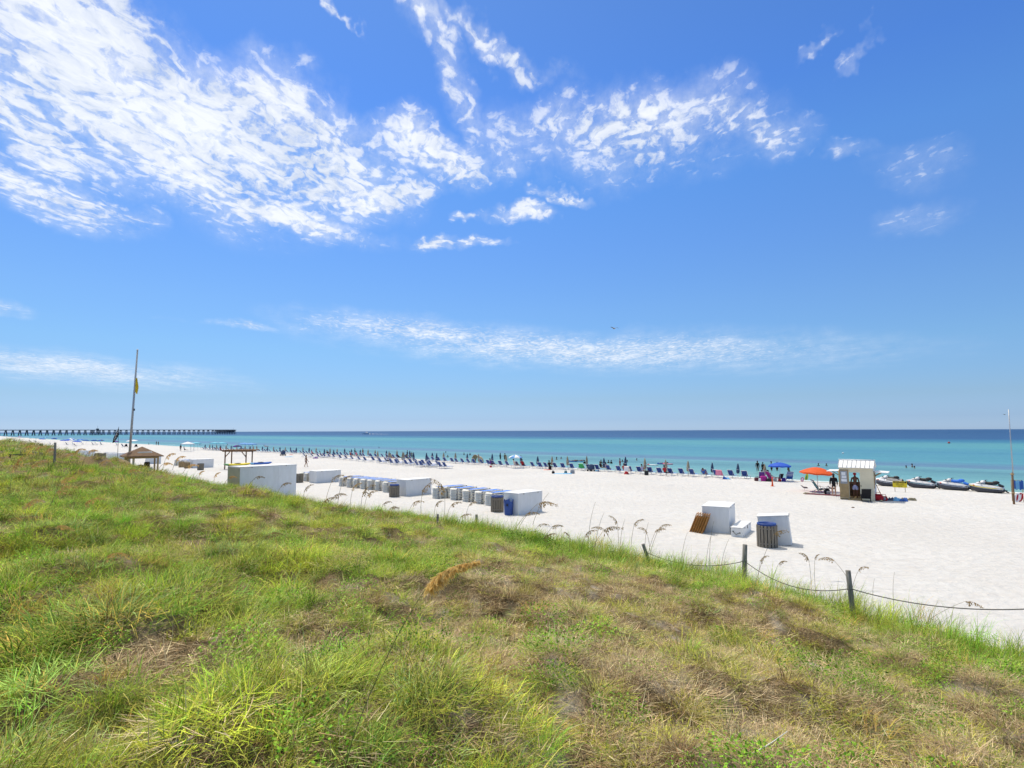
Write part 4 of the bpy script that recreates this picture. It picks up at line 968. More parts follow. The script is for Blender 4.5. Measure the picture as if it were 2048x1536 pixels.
def person(x, y, kind, label, skinm=SK1, top=None, bottom=None, hair=HAIRD, face=0.0, h=1.70, fingers=False, ground_=None, dz=0, long=False, hat=None, sleeves=False, group=None, hips=1.0, **po):
    p = ground_ if ground_ is not None else G(x, y)
    t = thing('person', label, 'person', (p.x, p.y, p.z + dz), face, group, h / 1.70)
    J = pose(kind, **po)
    names = list(dict.fromkeys([a for e in ED for a in e])); verts = [(J[n], rad(n) * (hips if n in ('pel',) or n.startswith('hip') else 1)) for n in names]
    idx = {n: i for i, n in enumerate(names)}; edges = [(idx[a], idx[b]) for a, b in ED]
    fw = (J['jaw'] - J['neck']).cross(Vector((1, 0, 0))); fw = -fw.normalized() if fw.length > 1e-5 else Vector((0, 1, 0))
    if fw.y < 0 and kind != 'lie': fw = -fw
    i0 = idx['head']; verts.append((J['head'] + fw * .105 - Vector((0, 0, .01)), .020)); edges.append((i0, len(verts) - 1))
    if fingers:
        for s in 'LR':
            hd = J['hand' + s]; d = (hd - J['wr' + s]).normalized(); sd_ = Vector((0, 1, 0)) if abs(d.y) < .8 else Vector((0, 0, 1)); sd_ = (sd_ - d * sd_.dot(d)).normalized(); ins = Vector((1 if s == 'L' else -1, 0, 0))
            for q, ln_ in ((-.027, .062), (-.009, .078), (.009, .074), (.026, .056)):
                a = hd + sd_ * q + d * .030; b_ = a + d * ln_ * .55 + ins * .008; c_ = b_ + d * ln_ * .45 + ins * .022
                n0 = len(verts); verts += [(a, .0105), (b_, .0095), (c_, .008)]; edges += [(idx['hand' + s], n0), (n0, n0 + 1), (n0 + 1, n0 + 2)]
            a = hd + sd_ * .036 - d * .01; n0 = len(verts); verts += [(a, .012), (a + sd_ * .018 + d * .035 + ins * .01, .010)]; edges += [(idx['hand' + s], n0), (n0, n0 + 1)]
    body = skin('body', verts, edges, skinm, t)
    if top is not None:
        ns = ['pel', 'spine', 'chest', 'upch'] + ['shL', 'shR'] + (['elL', 'elR', 'wrL', 'wrR'] if sleeves else [])
        if po.get('bikini'): ns = ['chest', 'upch']
        JJ = dict(J)
        if not sleeves and not po.get('bikini'):
            for s in 'LR': JJ['el' + s] = J['sh' + s].lerp(J['el' + s], .45)
            ns += ['elL', 'elR']
        rs = {'shL': .10, 'shR': .10, 'elL': .066, 'elR': .066, 'wrL': .045, 'wrR': .045, 'upch': .155}
        if po.get('drop'): JJ['pel'] = JJ['pel'] - Vector((0, 0, po['drop']))
        chain(JJ, ns, .042, top, 'shirt' if not po.get('bikini') else 'bikini_top', t, rs)
    if bottom is not None:
        JJ = dict(J); f = po.get('short', .62)
        for s in 'LR': JJ['knee' + s] = J['hip' + s].lerp(J['knee' + s], f)
        JJ['spine'] = J['pel'].lerp(J['spine'], .35)
        chain(JJ, ['spine', 'pel', 'hipL', 'hipR', 'kneeL', 'kneeR'], .020, bottom, 'shorts' if f > .4 else 'swim_bottoms', t, {'spine': .150, 'pel': .172 * hips, 'hipL': .125 * hips, 'hipR': .125 * hips, 'kneeL': .105, 'kneeR': .105})
    q = MB(); hc = J['head'] - fw * .018 + (J['crown'] - J['jaw']).normalized() * .035
    if hat is None:
        q.ell(hc, (.100, .108, .100), 12, 8, bump=.04, seed=3)
        if long: q.tube([hc - fw * .05, J['neck'] - fw * .085, J['upch'] - fw * .12], [.075, .075, .03], 8)
        q.build('hair', hair, t)
    else:
        q.ell(hc, (.106, .112, .090), 12, 8); q.tube([hc + fw * .06, hc + fw * .19], [.07, .055], 8, flat=.15); q.build('cap', hat, t)
    return t
def bake_people():
    dg = bpy.context.evaluated_depsgraph_get()
    for o, m in PEND:
        ev = o.evaluated_get(dg); me = bpy.data.meshes.new_from_object(ev); me.name = o.data.name
        PEND2.append((o, me, m))
    for o, me, m in PEND2:
        o.modifiers.clear(); o.data = me; me.materials.clear(); me.materials.append(m)
        me.polygons.foreach_set('use_smooth', np.ones(len(me.polygons), bool))
PEND2 = []

# walking woman
person(612, 934, 'walk', 'woman with long brown hair walking across the white sand in dark shorts', SK2, GREYC, BLACKC, HAIRL, face=math.radians(-60), h=1.66, stride=.20, long=True, fingers=True, bikini=True, short=.35)
# couple at the far shore and others standing in the shallows
def wader(x, yb, label, sk, top=None, bot=None, h=1.65, depth=.55, **k):
    p = W(x, yb); p.z = WATER - depth; k.setdefault('face', rnd.uniform(-3, 3)); return person(x, yb, 'stand', label, sk, top, bot, h=h, ground_=p, **k)
wader(312.5, 890, 'left one of a couple standing at the distant water edge, dark swimsuit', SK2, BLACKC, BLACKC, depth=.1)
wader(316.5, 890.5, 'right one of a couple standing at the distant water edge', SK3, None, BLACKC, depth=.1)
wader(297.5, 889.8, 'small lone person at the water edge left of the distant couple', SK2, None, BLUECL, h=1.2, depth=.3)
wader(709.5, 911, 'person in dark clothes standing in the shallows above the lounger rows', SK3, BLACKC, BLACKC, depth=.1)
wader(725.5, 911.5, 'person in pink shorts standing in the shallows above the lounger rows', SK2, None, MAG, depth=.1)
wader(814.5, 914, 'person in a navy shirt at the water behind the loungers', SK2, NAVYC, BLACKC, depth=.3)
wader(823.5, 914.5, 'slim dark haired person between two closed umbrellas at the waterline', SK2, None, BLACKC, h=1.5, depth=.4)
wader(1000.5, 918.5, 'person in a black shirt standing waist deep left of the pale blue umbrella', SK3, BLACKC, BLACKC, depth=.45)
wader(1009.8, 919.5, 'person in olive shorts wading just left of the pale blue umbrella', SK2, KHC, BLACKC, depth=.45)
wader(1515.5, 941.5, 'woman with long dark hair wading, leftmost of four waders by the blue umbrella', SK2, BLACKC, None, long=True, depth=.35, short=.3)
wader(1526, 942.5, 'wader in a dark swimsuit, second from left by the blue umbrella', SK3, BLACKC, BLACKC, h=1.5, depth=.35)
wader(1543, 941, 'wader in a bright blue shirt seen under the open blue umbrella', SK2, BLUECL, BLACKC, depth=.45)
wader(1554.5, 941, 'wader in a dark swimsuit just left of the blue umbrella pole', SK2, BLACKC, BLACKC, h=1.5, depth=.4)
wader(1577, 940.5, 'bather waist deep right of the blue umbrella pole', SK2, BLACKC, BLACKC, depth=.95)
for x, y, d_, lb, sk, tp in [(1812.5, 935.5, 1.35, 'swimmer with only head and neck above water, left of the trio near the water craft', SK2, None), (1824.5, 934.5, 1.15, 'swimmer with bare shoulders in the middle of the trio right of the hut', SK2, None), (1829, 936.5, 1.35, 'swimmer low in the water, right of the trio right of the hut', SK2, None),
        (1637, 931.5, 1.30, 'bather whose dark head shows just above the orange umbrella', SK2, BLACKC), (1653, 932, 1.30, 'bather whose head shows behind the hut awning tip', SK2, BLACKC),
        (891.5, 905.5, 1.3, 'swimmer above the closed tan umbrella, farthest out', SK2, None), (895.5, 914.5, 1.2, 'bather in a straw coloured top near the loungers', SK2, KHC), (928, 910, 1.15, 'swimmer in black just left of a closed blue umbrella', SK2, BLACKC), (940, 910, 1.2, 'swimmer in black just right of a closed blue umbrella', SK2, BLACKC),
        (1113.5, 917.5, 1.3, 'swimmer right of the closed tan umbrella, head only, left of two', SK2, None), (1122.3, 917.5, 1.3, 'swimmer right of the closed tan umbrella, head only, right of two', SK2, None), (1169, 927, 1.1, 'bather close behind a closed umbrella, back turned', SK3, BLACKC),
        (1202, 926.5, 1.1, 'bather in olive behind the loungers, left of the blue umbrella', SK2, KHC), (1217, 926, 1.2, 'bather standing chest deep, left of a close pair', SK2, BLACKC), (1222.5, 927, 1.1, 'bather standing chest deep, right of a close pair', SK3, BLACKC), (1245, 923.5, 1.3, 'swimmer just left of the closed blue umbrella on the right', SK2, BLACKC), (1254.5, 924, 1.3, 'swimmer just right of the closed blue umbrella on the right', SK2, BLACKC),
        (1273.5, 921, 1.3, 'lone swimmer head between two closed umbrellas', SK2, None), (1113, 919.3, 1.3, 'small head of a child in the water', SK2, None), (399.5, 890, 1.3, 'distant swimmer above the cyan canopies at left', SK2, RED), (455, 890, 1.3, 'distant swimmer above the cyan canopies at right', SK2, None),
        (505, 891.3, 1.3, 'distant swimmer above the shade frame', SK2, None), (528, 892, 1.2, 'distant swimmer left of a red float', SK2, None), (693, 881.5, 1.3, 'farthest swimmer out in the turquoise water', SK2, None), (758, 896, 1.3, 'lone swimmer above the middle loungers', SK2, None)]:
    wader(x, y, lb, sk, tp, None, depth=d_)
wader(1240, 931.5, 'person in a red shirt wading behind the white towel draped lounger', SK2, RED, RED, depth=.55)
# pool floats
def pool_float(x, y, m, label, rz=0, m2=None):
    p = W(x, y); t = thing('pool_float', label, 'pool float', (p.x, p.y, WATER - .02), rz, 'pool floats on the sea')
    q = MB()
    for k in range(5): q.tube([(-.85, -.28 + k * .14, .08), (.55, -.28 + k * .14, .08)], .075, 8)
    q.build('air_mattress', m, t)
    q = MB(); q.ell((-.85, 0, .14), (.16, .38, .12)); q.build('head_pillow', m2 or m, t); return t
ff = math.radians(-30)
for x, y, m, lb, m2 in ((1147.5, 923.5, BLUECL, 'blue float carrying a swimmer, left one of two', None), (1159.5, 923.5, LBLUE, 'blue and white float beside the first one', WHITEC), (1327, 928.5, BLUECL, 'blue float at the right with a person lying on it', None), (1338, 929, PINK, 'pink edged float right of the blue one', None), (1308, 931, WHITEC, 'white float with a red end at the left of the pair', RED)):
    pool_float(x, y, m, lb, ff, m2)
    if m in (BLUECL, LBLUE) : 
        p = W(x, y); person(x, y, 'recline', 'person lying back on the %s' % ('left blue float' if x < 1150 else 'blue and white float' if x < 1200 else 'blue float at the right'), SK2, None, BLACKC, ground_=Vector((p.x, p.y, WATER + .05)), h=1.6, face=ff + PI / 2, back=80, seat=-.02, knee=.14, foot=.08, ky=.42, fy=.8)
pool_float(534, 892.8, RED, 'small red float in the distant water', ff)

# ------------------------------------------------------------------ open umbrellas
def open_umbrella(p, m, label, R=1.1, H=2.1, tilt=(0, 0), val=True, pole=WHITEP, drop=.38, n=8, name='beach_umbrella', m2=None):
    t = thing(name, label, 'umbrella', (p.x, p.y, p.z), rnd.random(), 'open beach umbrellas')
    q = MB(); q.tube([(0, 0, -.15), (0, 0, H - .02)], .022, 6); q.build('pole', pole, t)
    q = MB(); seg = 5; vs = [(0, 0, 0)]
    for i in range(1, seg + 1):
        r = R * i / seg; z = -drop * (i / seg) ** 1.7
        for k in range(n * 2):
            a = PI * k / n; f = 1.0 if k % 2 == 0 else .955; zz = z + (0 if k % 2 == 0 else .035 * (i / seg))
            vs.append((r * f * math.cos(a), r * f * math.sin(a), zz))
    N2 = n * 2; fs = [(0, 1 + k, 1 + (k + 1) % N2) for k in range(N2)]
    for i in range(seg - 1): fs += [(1 + i * N2 + k, 1 + (i + 1) * N2 + k, 1 + (i + 1) * N2 + (k + 1) % N2, 1 + i * N2 + (k + 1) % N2) for k in range(N2)]
    o_ = 1 + (seg - 1) * N2; b0 = len(vs)
    for k in range(N2): v = vs[o_ + k]; vs.append((v[0] * 1.01, v[1] * 1.01, v[2] - .12))
    fs += [(o_ + k, b0 + k, b0 + (k + 1) % N2, o_ + (k + 1) % N2) for k in range(N2)]
    q.add(vs, fs); cv = q.build('canopy', m, t, (0, 0, H), (tilt[0], tilt[1], 0))
    if m2:
        cv.data.materials.append(m2)
        for pl_ in cv.data.polygons:
            a = math.atan2(pl_.center.y, pl_.center.x) % (2 * PI)
            if int(a / (2 * PI / n)) % 2: pl_.material_index = 1
    q = MB()
    for k in range(n): a = 2 * PI * k / n; q.tube([(0, 0, -.03), (R * .5 * math.cos(a), R * .5 * math.sin(a), -drop * .33 - .02), (R * .97 * math.cos(a), R * .97 * math.sin(a), -drop * .95 - .01)], .006, 4)
    q.build('rib', STEEL, t, (0, 0, H), (tilt[0], tilt[1], 0))
    q = MB(); q.ell((0, 0, .03), (.03, .03, .06), 6, 4); q.build('finial', pole, t, (0, 0, H)); return t
open_umbrella(G(1636, 983), ORANGEC, 'open orange umbrella left of the white hut, shading a teal sling chair', R=1.28, H=1.98, drop=.44, tilt=(.05, .04), pole=STEEL)
p = G(1560.5, 962.5); open_umbrella(p, BLUEC, 'open bright blue umbrella over the group with pink bags', R=1.10, H=1.92, drop=.36, pole=WHITEP)
open_umbrella(G(1031, 936.5), LBLUEC, 'open pale blue and white umbrella behind the lounger row', R=.95, H=1.85, drop=.34, m2=WHITEC)
for x, y, m, R_, H_, lb, m2 in [(473, 905.5, NAVYC, 1.0, 1.9, 'small open dark blue umbrella above the shade frame', PURP), (250 + 13, 894, WHITEC, 1.75, 2.4, 'open white umbrella right of the black feather flag', None),
        (172, 889, BLUECL, 1.3, 2.0, 'distant open blue umbrella right of the blue cluster', None), (108, 883.5, NAVYC, 1.4, 2.0, 'distant open dark blue umbrella behind the dune post', BLUEC),
        (91, 880.5, CYANC, 1.3, 2.2, 'distant open blue green umbrella with raised top', BLUEC), (84, 883.5, BLUEC, 1.5, 1.8, 'distant bright blue umbrella left of the dune post', None), (39, 878.5, PURP, 1.3, 2.1, 'distant open purple and pink umbrella, leftmost', PINK),
        (128, 889, BLUEC, 1.5, 2.0, 'bright blue umbrella at the left end of the distant cluster', None), (136, 888, BLUEC, 1.5, 2.0, 'bright blue umbrella second in the distant cluster', None), (144, 888.5, BLUEC, 1.5, 2.1, 'blue umbrella in the middle of the distant cluster', WHITEC),
        (141, 884.5, LBLUEC, 1.4, 2.1, 'pale umbrella at the back of the distant cluster', WHITEC), (154, 891.5, BLUEC, 1.5, 1.9, 'blue umbrella low at the right end of the distant cluster', None), (160, 887, LBLUEC, 1.4, 2.0, 'light blue umbrella right of the distant cluster', BLUEC), (188, 889, BLUECL, 1.3, 2.0, 'distant blue umbrella, left one of an adjoining pair', None), (201, 889, NAVYC, 1.3, 2.0, 'distant dark blue umbrella, right one of an adjoining pair', BLUEC), (232, 890.5, PURP, 1.0, 1.7, 'small purple umbrella behind the feather flag', None)]:
    open_umbrella(G(x, y), m, lb, R=R_, H=H_, m2=m2, tilt=(rnd.uniform(-.1, .1), rnd.uniform(-.1, .1)))
# flat canopies of the far row
def canopy(x, y, w_, d_, h, m, label, rise=.35, leg=STEEL):
    p = G(x, y); t = thing('shade_canopy', label, 'canopy', (p.x, p.y, p.z), SEAROT, 'shade canopies far up the beach')
    for sx in (-1, 1):
        for sy in (-1, 1): q = MB(); q.tube([(0, 0, 0), (0, 0, h)], .03, 5); q.build('leg', leg, t, (sx * w_ / 2 * .95, sy * d_ / 2 * .95, 0))
    q = MB(); vs = [(-w_ / 2, -d_ / 2, h), (w_ / 2, -d_ / 2, h), (w_ / 2, d_ / 2, h), (-w_ / 2, d_ / 2, h), (0, 0, h + rise)] + [(a, b_, h - .18) for a, b_ in ((-w_ / 2, -d_ / 2), (w_ / 2, -d_ / 2), (w_ / 2, d_ / 2), (-w_ / 2, d_ / 2))]
    q.add(vs, [(0, 1, 4), (1, 2, 4), (2, 3, 4), (3, 0, 4), (0, 5, 6, 1), (1, 6, 7, 2), (2, 7, 8, 3), (3, 8, 5, 0)]); q.build('canopy_top', m, t); return t
canopy(375, 903, 2.4, 2.4, 2.0, WHITEC, 'white topped canopy frame at the left end of the lounger rows', .5)
for i, (x, y, m) in enumerate([(391, 901.5, CYANC), (429, 902, CYANC), (443, 902, CYANC), (487, 903.5, LBLUEC), (501, 904.5, LBLUEC)]):
    canopy(x, y - 1.5, 2.6, 2.0, 1.95, m, '%s canopy top, %s in the distant line left of the closed umbrellas' % ('cyan' if m is CYANC else 'light blue', ordw(i + 1)), .3)
canopy(66, 884, 3.6, 2.5, 2.1, CYANC, 'pale cyan flat canopy far up the beach at left', .15); canopy(24, 887.5, 2.6, 2.2, 2.2, BROWNW, 'dark flat shade frame farthest left with gear beneath', .08)
# cabana style half dome
p = G(955, 926); t = thing('sun_shelter', 'low tan half dome sun shelter among the shore loungers', 'sun shelter', p, SEAROT)
q = MB(); q.grid(lambda a, b_: (-.95 * math.cos(a * PI), -.55 + 1.1 * b_, .1 + 1.35 * math.sin(a * PI) * (1 - .25 * b_)), 10, 4); q.build('fabric_hood', TANC, t)
q = MB()
for yy in (-.55, .55): q.tube([(-.95 * math.cos(k * PI / 10), yy, .1 + 1.36 * math.sin(k * PI / 10) * (1 if yy < 0 else .75)) for k in range(11)], .02, 5)
q.build('hoop', WHITEP, t)

# ------------------------------------------------------------------ folding beach chairs
def beach_chair(p, rz, cloth, frame, label, sc=1.0, stripes=None, name='beach_chair', seat_h=.22):
    t = thing(name, label, 'beach chair', (p.x, p.y, p.z), rz, 'beach chairs', sc)
    b = MB()
    for s in (-1, 1):
        b.tube([(s * .28, -.42, .92), (s * .28, .10, .10), (s * .28, .16, .02)], .017, 5); b.tube([(s * .27, .34, .30), (s * .27, -.10, .18), (s * .27, -.34, .02)], .017, 5)
        b.tube([(s * .29, .26, .46), (s * .29, -.18, .48)], .020, 5, flat=.5); b.tube([(s * .29, .22, .45), (s * .28, .30, .02)], .014, 5)
    for pt in ((-.42, .92), (.34, .30), (-.34, .03), (.28, .03)): b.tube([(-.28, pt[0], pt[1]), (.28, pt[0], pt[1])], .014, 5)
    b.build('frame', frame, t)
    sheet_mb([(-.41, .90), (-.22, .58), (-.06, .30), (.02, .22), (.16, .23), (.33, .30)], .53, .012).build('sling', cloth, t)
    if stripes:
        q = MB()
        for f in (.15, .4, .65): q.box((0, -.41 + .33 * f - .012, .90 - .56 * f + .012 - .02), (.535, .05, .05), M=Matrix.Rotation(-1.03, 3, 'X'))
        q.build('stripe', stripes, t)
    return t
ch = beach_chair(G(1637, 985.5), math.radians(-100), TEALC, BROWNW, 'teal sling chair with wooden frame under the orange umbrella', 1.12)
q = MB(); q.box((0, -.36, .86), (.34, .05, .14), M=Matrix.Rotation(-.5, 3, 'X')); q.build('head_pillow', WHITEC, ch)
ch2 = beach_chair(G(1579, 962.5), math.radians(-10), BLUECL, WHITEP, 'blue striped high back chair right of the blue umbrella pole', 1.1, stripes=WHITEC)
beach_chair(G(1524, 961), math.radians(-20), PURP, WHITEP, 'purple chair behind the magenta bag, left of the blue umbrella', 1.0)
beach_chair(G(1541, 961.5), math.radians(-75), MAG, STEEL, 'magenta lounge chair under the left side of the blue umbrella', 1.05)
beach_chair(G(1549 + 12, 961), math.radians(0), BLACKC, STEEL, 'small black chair at the foot of the blue umbrella pole', .8)
bc = beach_chair(G(1732.5, 1003.5), math.radians(-25), BLACKC, DARK, 'black folding camp chair standing by the hut doorway', 1.0, name='camp_chair')
q = MB(); q.box((-.27, -.05, .42), (.14, .34, .22), bev=.05); q.build('side_bag', BLACKC, bc)
def seated(x, y, label, sk, tp, bt, face, h=1.68, kind='sit', **k):
    d = dict(seat=.24, back=25, ky=.42, knee=.38, fy=.62, foot=.06); d.update(k)
    return person(x, y, kind, label, sk, tp, bt, face=math.radians(face), h=h, **d)
seated(1578, 961, 'dark haired person sitting in the blue striped chair, back turned', SK2, BLUECL, BLACKC, -15)
seated(1524, 960, 'person sitting behind the magenta bag, left under the blue umbrella', SK2, PURP, BLACKC, -20)
seated(1541, 960.5, 'person in a magenta swimsuit reclining to the right under the blue umbrella', SK2, MAG, None, -75, kind='recline', knee=.30, foot=.22, fy=.85)
# sunbathers and sitters in the lounger rows
for x, y, lb, sk, tp, bt, kd in [(1202, 941, 'woman sitting up on a lounger left of the closed blue umbrella, long hair', SK2, BLACKC, None, 0), (1213, 943, 'person in a pale shirt sitting right of the closed blue umbrella', SK2, PINK, None, 0), (1248.5, 947, 'person in a red shirt crouching by the white towel draped lounger', SK2, RED, BLACKC, 0),
        (1291 - 5, 949, 'person in a lavender shirt on the lounger left of a closed tan umbrella', SK2, LAV, None, 0), (1330, 952, 'person leaning forward on a lounger at the closed tan umbrella, red towel', SK2, RED, BLACKC, 0), (1407.5, 955.5, 'person in blue lying back on a lounger left of the closed blue umbrella', SK2, BLUECL, None, 1),
        (1045, 936, 'person with bare back sitting by the closed umbrella right of the pale blue one', SK2, RED, BLACKC, 0), (982, 934, 'person in dark purple sitting beside a closed blue umbrella', SK3, PURP, BLACKC, 0), (1029, 935, 'child in pale clothes under the pale blue umbrella', SK1, CREAM, None, 0), (1099, 939, 'person in a black shirt sitting with a red bag beside', SK3, BLACKC, BLACKC, 0),
        (774, 926, 'person in a pale shirt sitting in the front lounger row', SK2, WHITEC, BLACKC, 0), (782, 920, 'woman with light hair sitting behind the front row', SK2, TANC, None, 0), (641, 914, 'person in dark red on a lounger left of a closed blue umbrella', SK3, MAROON, BLACKC, 0), (655, 912, 'person sitting between two closed umbrellas at the left', SK2, BLACKC, BLACKC, 0),
        (701, 914.5, 'person in red sitting left of the dark clothed wader', SK2, RED, BLACKC, 0), (713, 914.5, 'person in pink sitting right of the dark clothed wader', SK2, PINK, BLACKC, 0), (624, 911, 'person in a pink top among the shore loungers at left', SK2, PINK, BLACKC, 0), (441, 903.5, 'person in a red shirt under the cyan canopies', SK2, RED, BLACKC, 0),
        (361, 902.5, 'person standing guard beside the white topped frame at left', SK3, BLACKC, BLACKC, 2), (369, 903, 'person sitting under the white topped frame', SK2, GREYC, BLACKC, 0), (815, 921, 'person in navy reclining right of the tan umbrellas', SK2, NAVYC, BLACKC, 1), (798, 919, 'person in dark clothes lying on a lounger at the back', SK3, BLACKC, BLACKC, 1)]:
    if kd == 2: person(x, y, 'stand', lb.replace('standing guard', 'standing'), sk, tp, bt, face=1.0, h=1.75)
    else: seated(x, y, lb, sk, tp, bt, math.degrees(SEAROT) + rnd.uniform(-25, 25), kind='recline' if kd else 'sit', seat=.34, back=40 if kd else 15, knee=.40, foot=.36, fy=.85, ky=.45)
for x, y, lb in ((60, 884.5, 'distant seated person in dark clothes, left of the brown bins'), (71, 885, 'distant seated person in dark clothes, right of the first one')):
    seated(x, y, lb, SK3, BLACKC, BLACKC, -60, h=1.8)
# ------------------------------------------------------------------ bags, towels, small beach things
def bag(p, m, label, w_=.5, d_=.3, h=.36, rz=0, name='beach_bag', handle=True, hm=None, soft=.05, cat='bag'):
    t = thing(name, label, cat, (p.x, p.y, p.z - .01), rz)
    q = MB(); q.box((0, 0, h / 2), (w_, d_, h), bev=min(soft, h * .3)); q.box((0, 0, h), (w_ * .8, d_ * .75, .05), bev=.02); q.build('bag_body', m, t)
    if handle: q = MB(); [q.tube([(-w_ * .28, y, h * .75), (-w_ * .2, y, h + .14), (w_ * .2, y, h + .14), (w_ * .28, y, h * .75)], .012, 5) for y in (-d_ * .4, d_ * .4)]; q.build('handle', hm or m, t)
    return t
bag(G(1527.5, 962.5), MAG, 'large magenta beach bag left of the orange cone', .62, .35, .50)
bag(G(1515, 962), MAROON, 'dark maroon bag at the left end of the blue umbrella group', .55, .35, .34)
bag(G(1519.5, 962.8), WHITEC, 'small white bag between the maroon and magenta bags', .2, .2, .3, handle=False)
bag(G(1538, 963), DARK, 'dark cool box left of the orange cone', .5, .35, .30, name='cool_box', cat='cool box')
bag(G(1550, 963), GREYC, 'grey cool box right of the orange cone', .30, .3, .34, name='cool_box', cat='cool box')
bag(G(1559.5, 963.3), RED, 'small red bucket like bag at the blue umbrella pole', .26, .24, .26)
bag(G(1567.5, 962.8), PURP, 'purple box bag left of the blue striped chair', .36, .28, .34, handle=False)
bag(G(1100, 939.5), BLACKC, 'black backpack on an orange towel among the loungers', .4, .3, .45, name='backpack', cat='backpack')
bag(G(1293, 950.5), DARK, 'dark grey tote standing at the foot of a closed tan umbrella', .45, .25, .5)
bag(G(981.5, 934.7), RED, 'small red bag on the sand edge of the lounger row', .32, .3, .22)
bp = bag(G(1654.5, 989.5), BLACKC, 'black and grey backpack right of the teal sling chair', .42, .34, .48, name='backpack', soft=.12, cat='backpack')
q = MB(); q.box((0, -.19, .20), (.28, .08, .24), bev=.04); q.build('front_pocket', GREYC, bp)
# orange cone
p = G(1545, 972.5); t = thing('marker_cone', 'slim orange marker post on the sand in front of the blue umbrella group', 'marker cone', p)
q = MB(); q.lathe([(.09, .03), (.075, .2), (.05, .5), (.035, .86), (.0, .87)], 10); q.build('cone', ORC, t)
q = MB(); q.box((0, 0, .02), (.26, .26, .045), bev=.01); q.build('base', ORC, t)
# boards stuck in sand
for x, y, m, lb, h in ((1603.5, 963.5, PINK, 'small pale orange board stuck upright by the waterline', .50), (1611.5, 961.5, YEL_, 'yellow green board stuck upright by the waterline', .80)):
    p = G(x, y); t = thing('skim_board', lb, 'board', p, math.radians(-35)); q = MB()
    q.prism([(.16 * math.cos(a) * (1 if True else 1), h / 2 + h / 2 * math.sin(a)) for a in [2 * PI * k / 14 for k in range(14)]], .03, M=Matrix.Rotation(.25, 3, 'Y')); q.build('board', m, t)
    q = MB(); q.prism([(.07 * math.cos(a), h / 2 + h * .3 * math.sin(a)) for a in [2 * PI * k / 10 for k in range(10)]], .036, M=Matrix.Rotation(.25, 3, 'Y')); q.build('print', GREENP if m is YEL_ else WHITEC, t)
def cloth_heap(p, ms, label, w_=.8, d_=.5, h=.14, rz=0, name='towel', cat='towel'):
    t = thing(name, label, cat, (p.x, p.y, p.z + .005), rz); 
    for i, m in enumerate(ms):
        q = MB(); sd = rnd.randint(0, 999); ox = (i - (len(ms) - 1) / 2) * w_ / max(len(ms), 1) * .9
        q.grid(lambda a, b_: (ox + (a - .5) * w_ / len(ms) * 1.2 + .06 * (float(vnoise(a * 3, b_ * 4, sd)) - .5), (b_ - .5) * d_ + .1 * (float(vnoise(a * 4, b_ * 3, sd + 5)) - .5),
                              (h * float(vnoise(a * 5 + 3, b_ * 4, sd + 9)) + .02 + .01 * i) * min(1, 6 * a, 6 * b_, 6 * (1 - a), 6 * (1 - b_))), 9, 7)
        q.build('fold', m, t)
    return t
cloth_heap(G(1794, 1001.5), [NAVYC, LBLUE, BLUECL], 'heap of blue and navy towels on the sand right of the hut', 1.3, .6, .26, math.radians(-35))
cloth_heap(G(1817, 1000.5), [KHC, KHC], 'crumpled khaki cloth at the right end of the blue towels', .9, .4, .18, math.radians(-35))
cloth_heap(G(1652, 989.8), [MAROON, MAROON, MAROON], 'maroon ground blanket under the orange umbrella', 2.9, .9, .05, math.radians(-33), 'blanket', 'blanket')
cloth_heap(G(1614, 987.8), [KHC], 'small khaki cloth left of the maroon blanket', .5, .35, .1)
cloth_heap(G(1125, 947.5), [LBLUE, LBLUE], 'long pale blue towel spread on open sand in front of the loungers', 2.1, .8, .06, math.radians(-8))
bag(G(1106.5, 947), BLACKC, 'black bag at the left end of the pale blue towel', .34, .3, .26)
bag(G(1131.5, 947), TEALC, 'teal bag on the middle of the pale blue towel', .34, .3, .28)
bag(G(1145, 947), GREYC, 'grey patterned bag at the right end of the pale blue towel', .50, .34, .38)
cloth_heap(G(1094, 940), [ORC, RED], 'orange towel on the sand edge left of the black backpack', .9, .4, .06)
cloth_heap(G(1194, 942.5), [LBLUE, LBLUE], 'pale blue cloth between two loungers', .6, .5, .25)
cloth_heap(G(1253, 948.5), [RED], 'red towel hanging at a lounger foot beside the crouching person', .5, .4, .35)
cloth_heap(G(1453, 958.5), [BLUECL, LBLUE], 'blue towel trailing off the lounger draped with a beige towel', .7, .6, .3)
cloth_heap(G(631, 917), [PURP, PURP], 'purple towel on the sand right of the walking woman', .9, .5, .3); cloth_heap(G(582, 909.5), [RED], 'small red towel left of the walking woman', .7, .4, .08)
cloth_heap(G(578, 914), [LBLUE, LBLUE], 'light blue towel flat on the sand beside the dark beach cart', 1.6, .6, .08)
def draped(x, y, m, label):
    p = G(x, y); t = tag(MB().grid(lambda a, b_: ((a - .5) * .62, -.66 + .46 * max(0, 2 * b_ - 1) - (.12 * (1 - 2 * b_) if b_ < .5 else 0), (.97 - .62 * (2 * b_ - 1) if b_ > .5 else .97 - .55 * (1 - 2 * b_)) + .012 * math.sin(a * 18)), 12, 12).build('draped_towel', m), label, 'towel', 'towels hung over lounger backs')
    t.location = p; t.rotation_euler = (0, 0, SEAROT); return t
draped(1259, 948.5, WHITEC, 'white patterned towel hung over a lounger back beside the red towel'); draped(1443, 957.5, PINK, 'beige pink towel hung over a lounger back right of the closed blue umbrella'); draped(1168, 941.5, GREENP, 'green towel hung over a lounger back left of the blue cart')
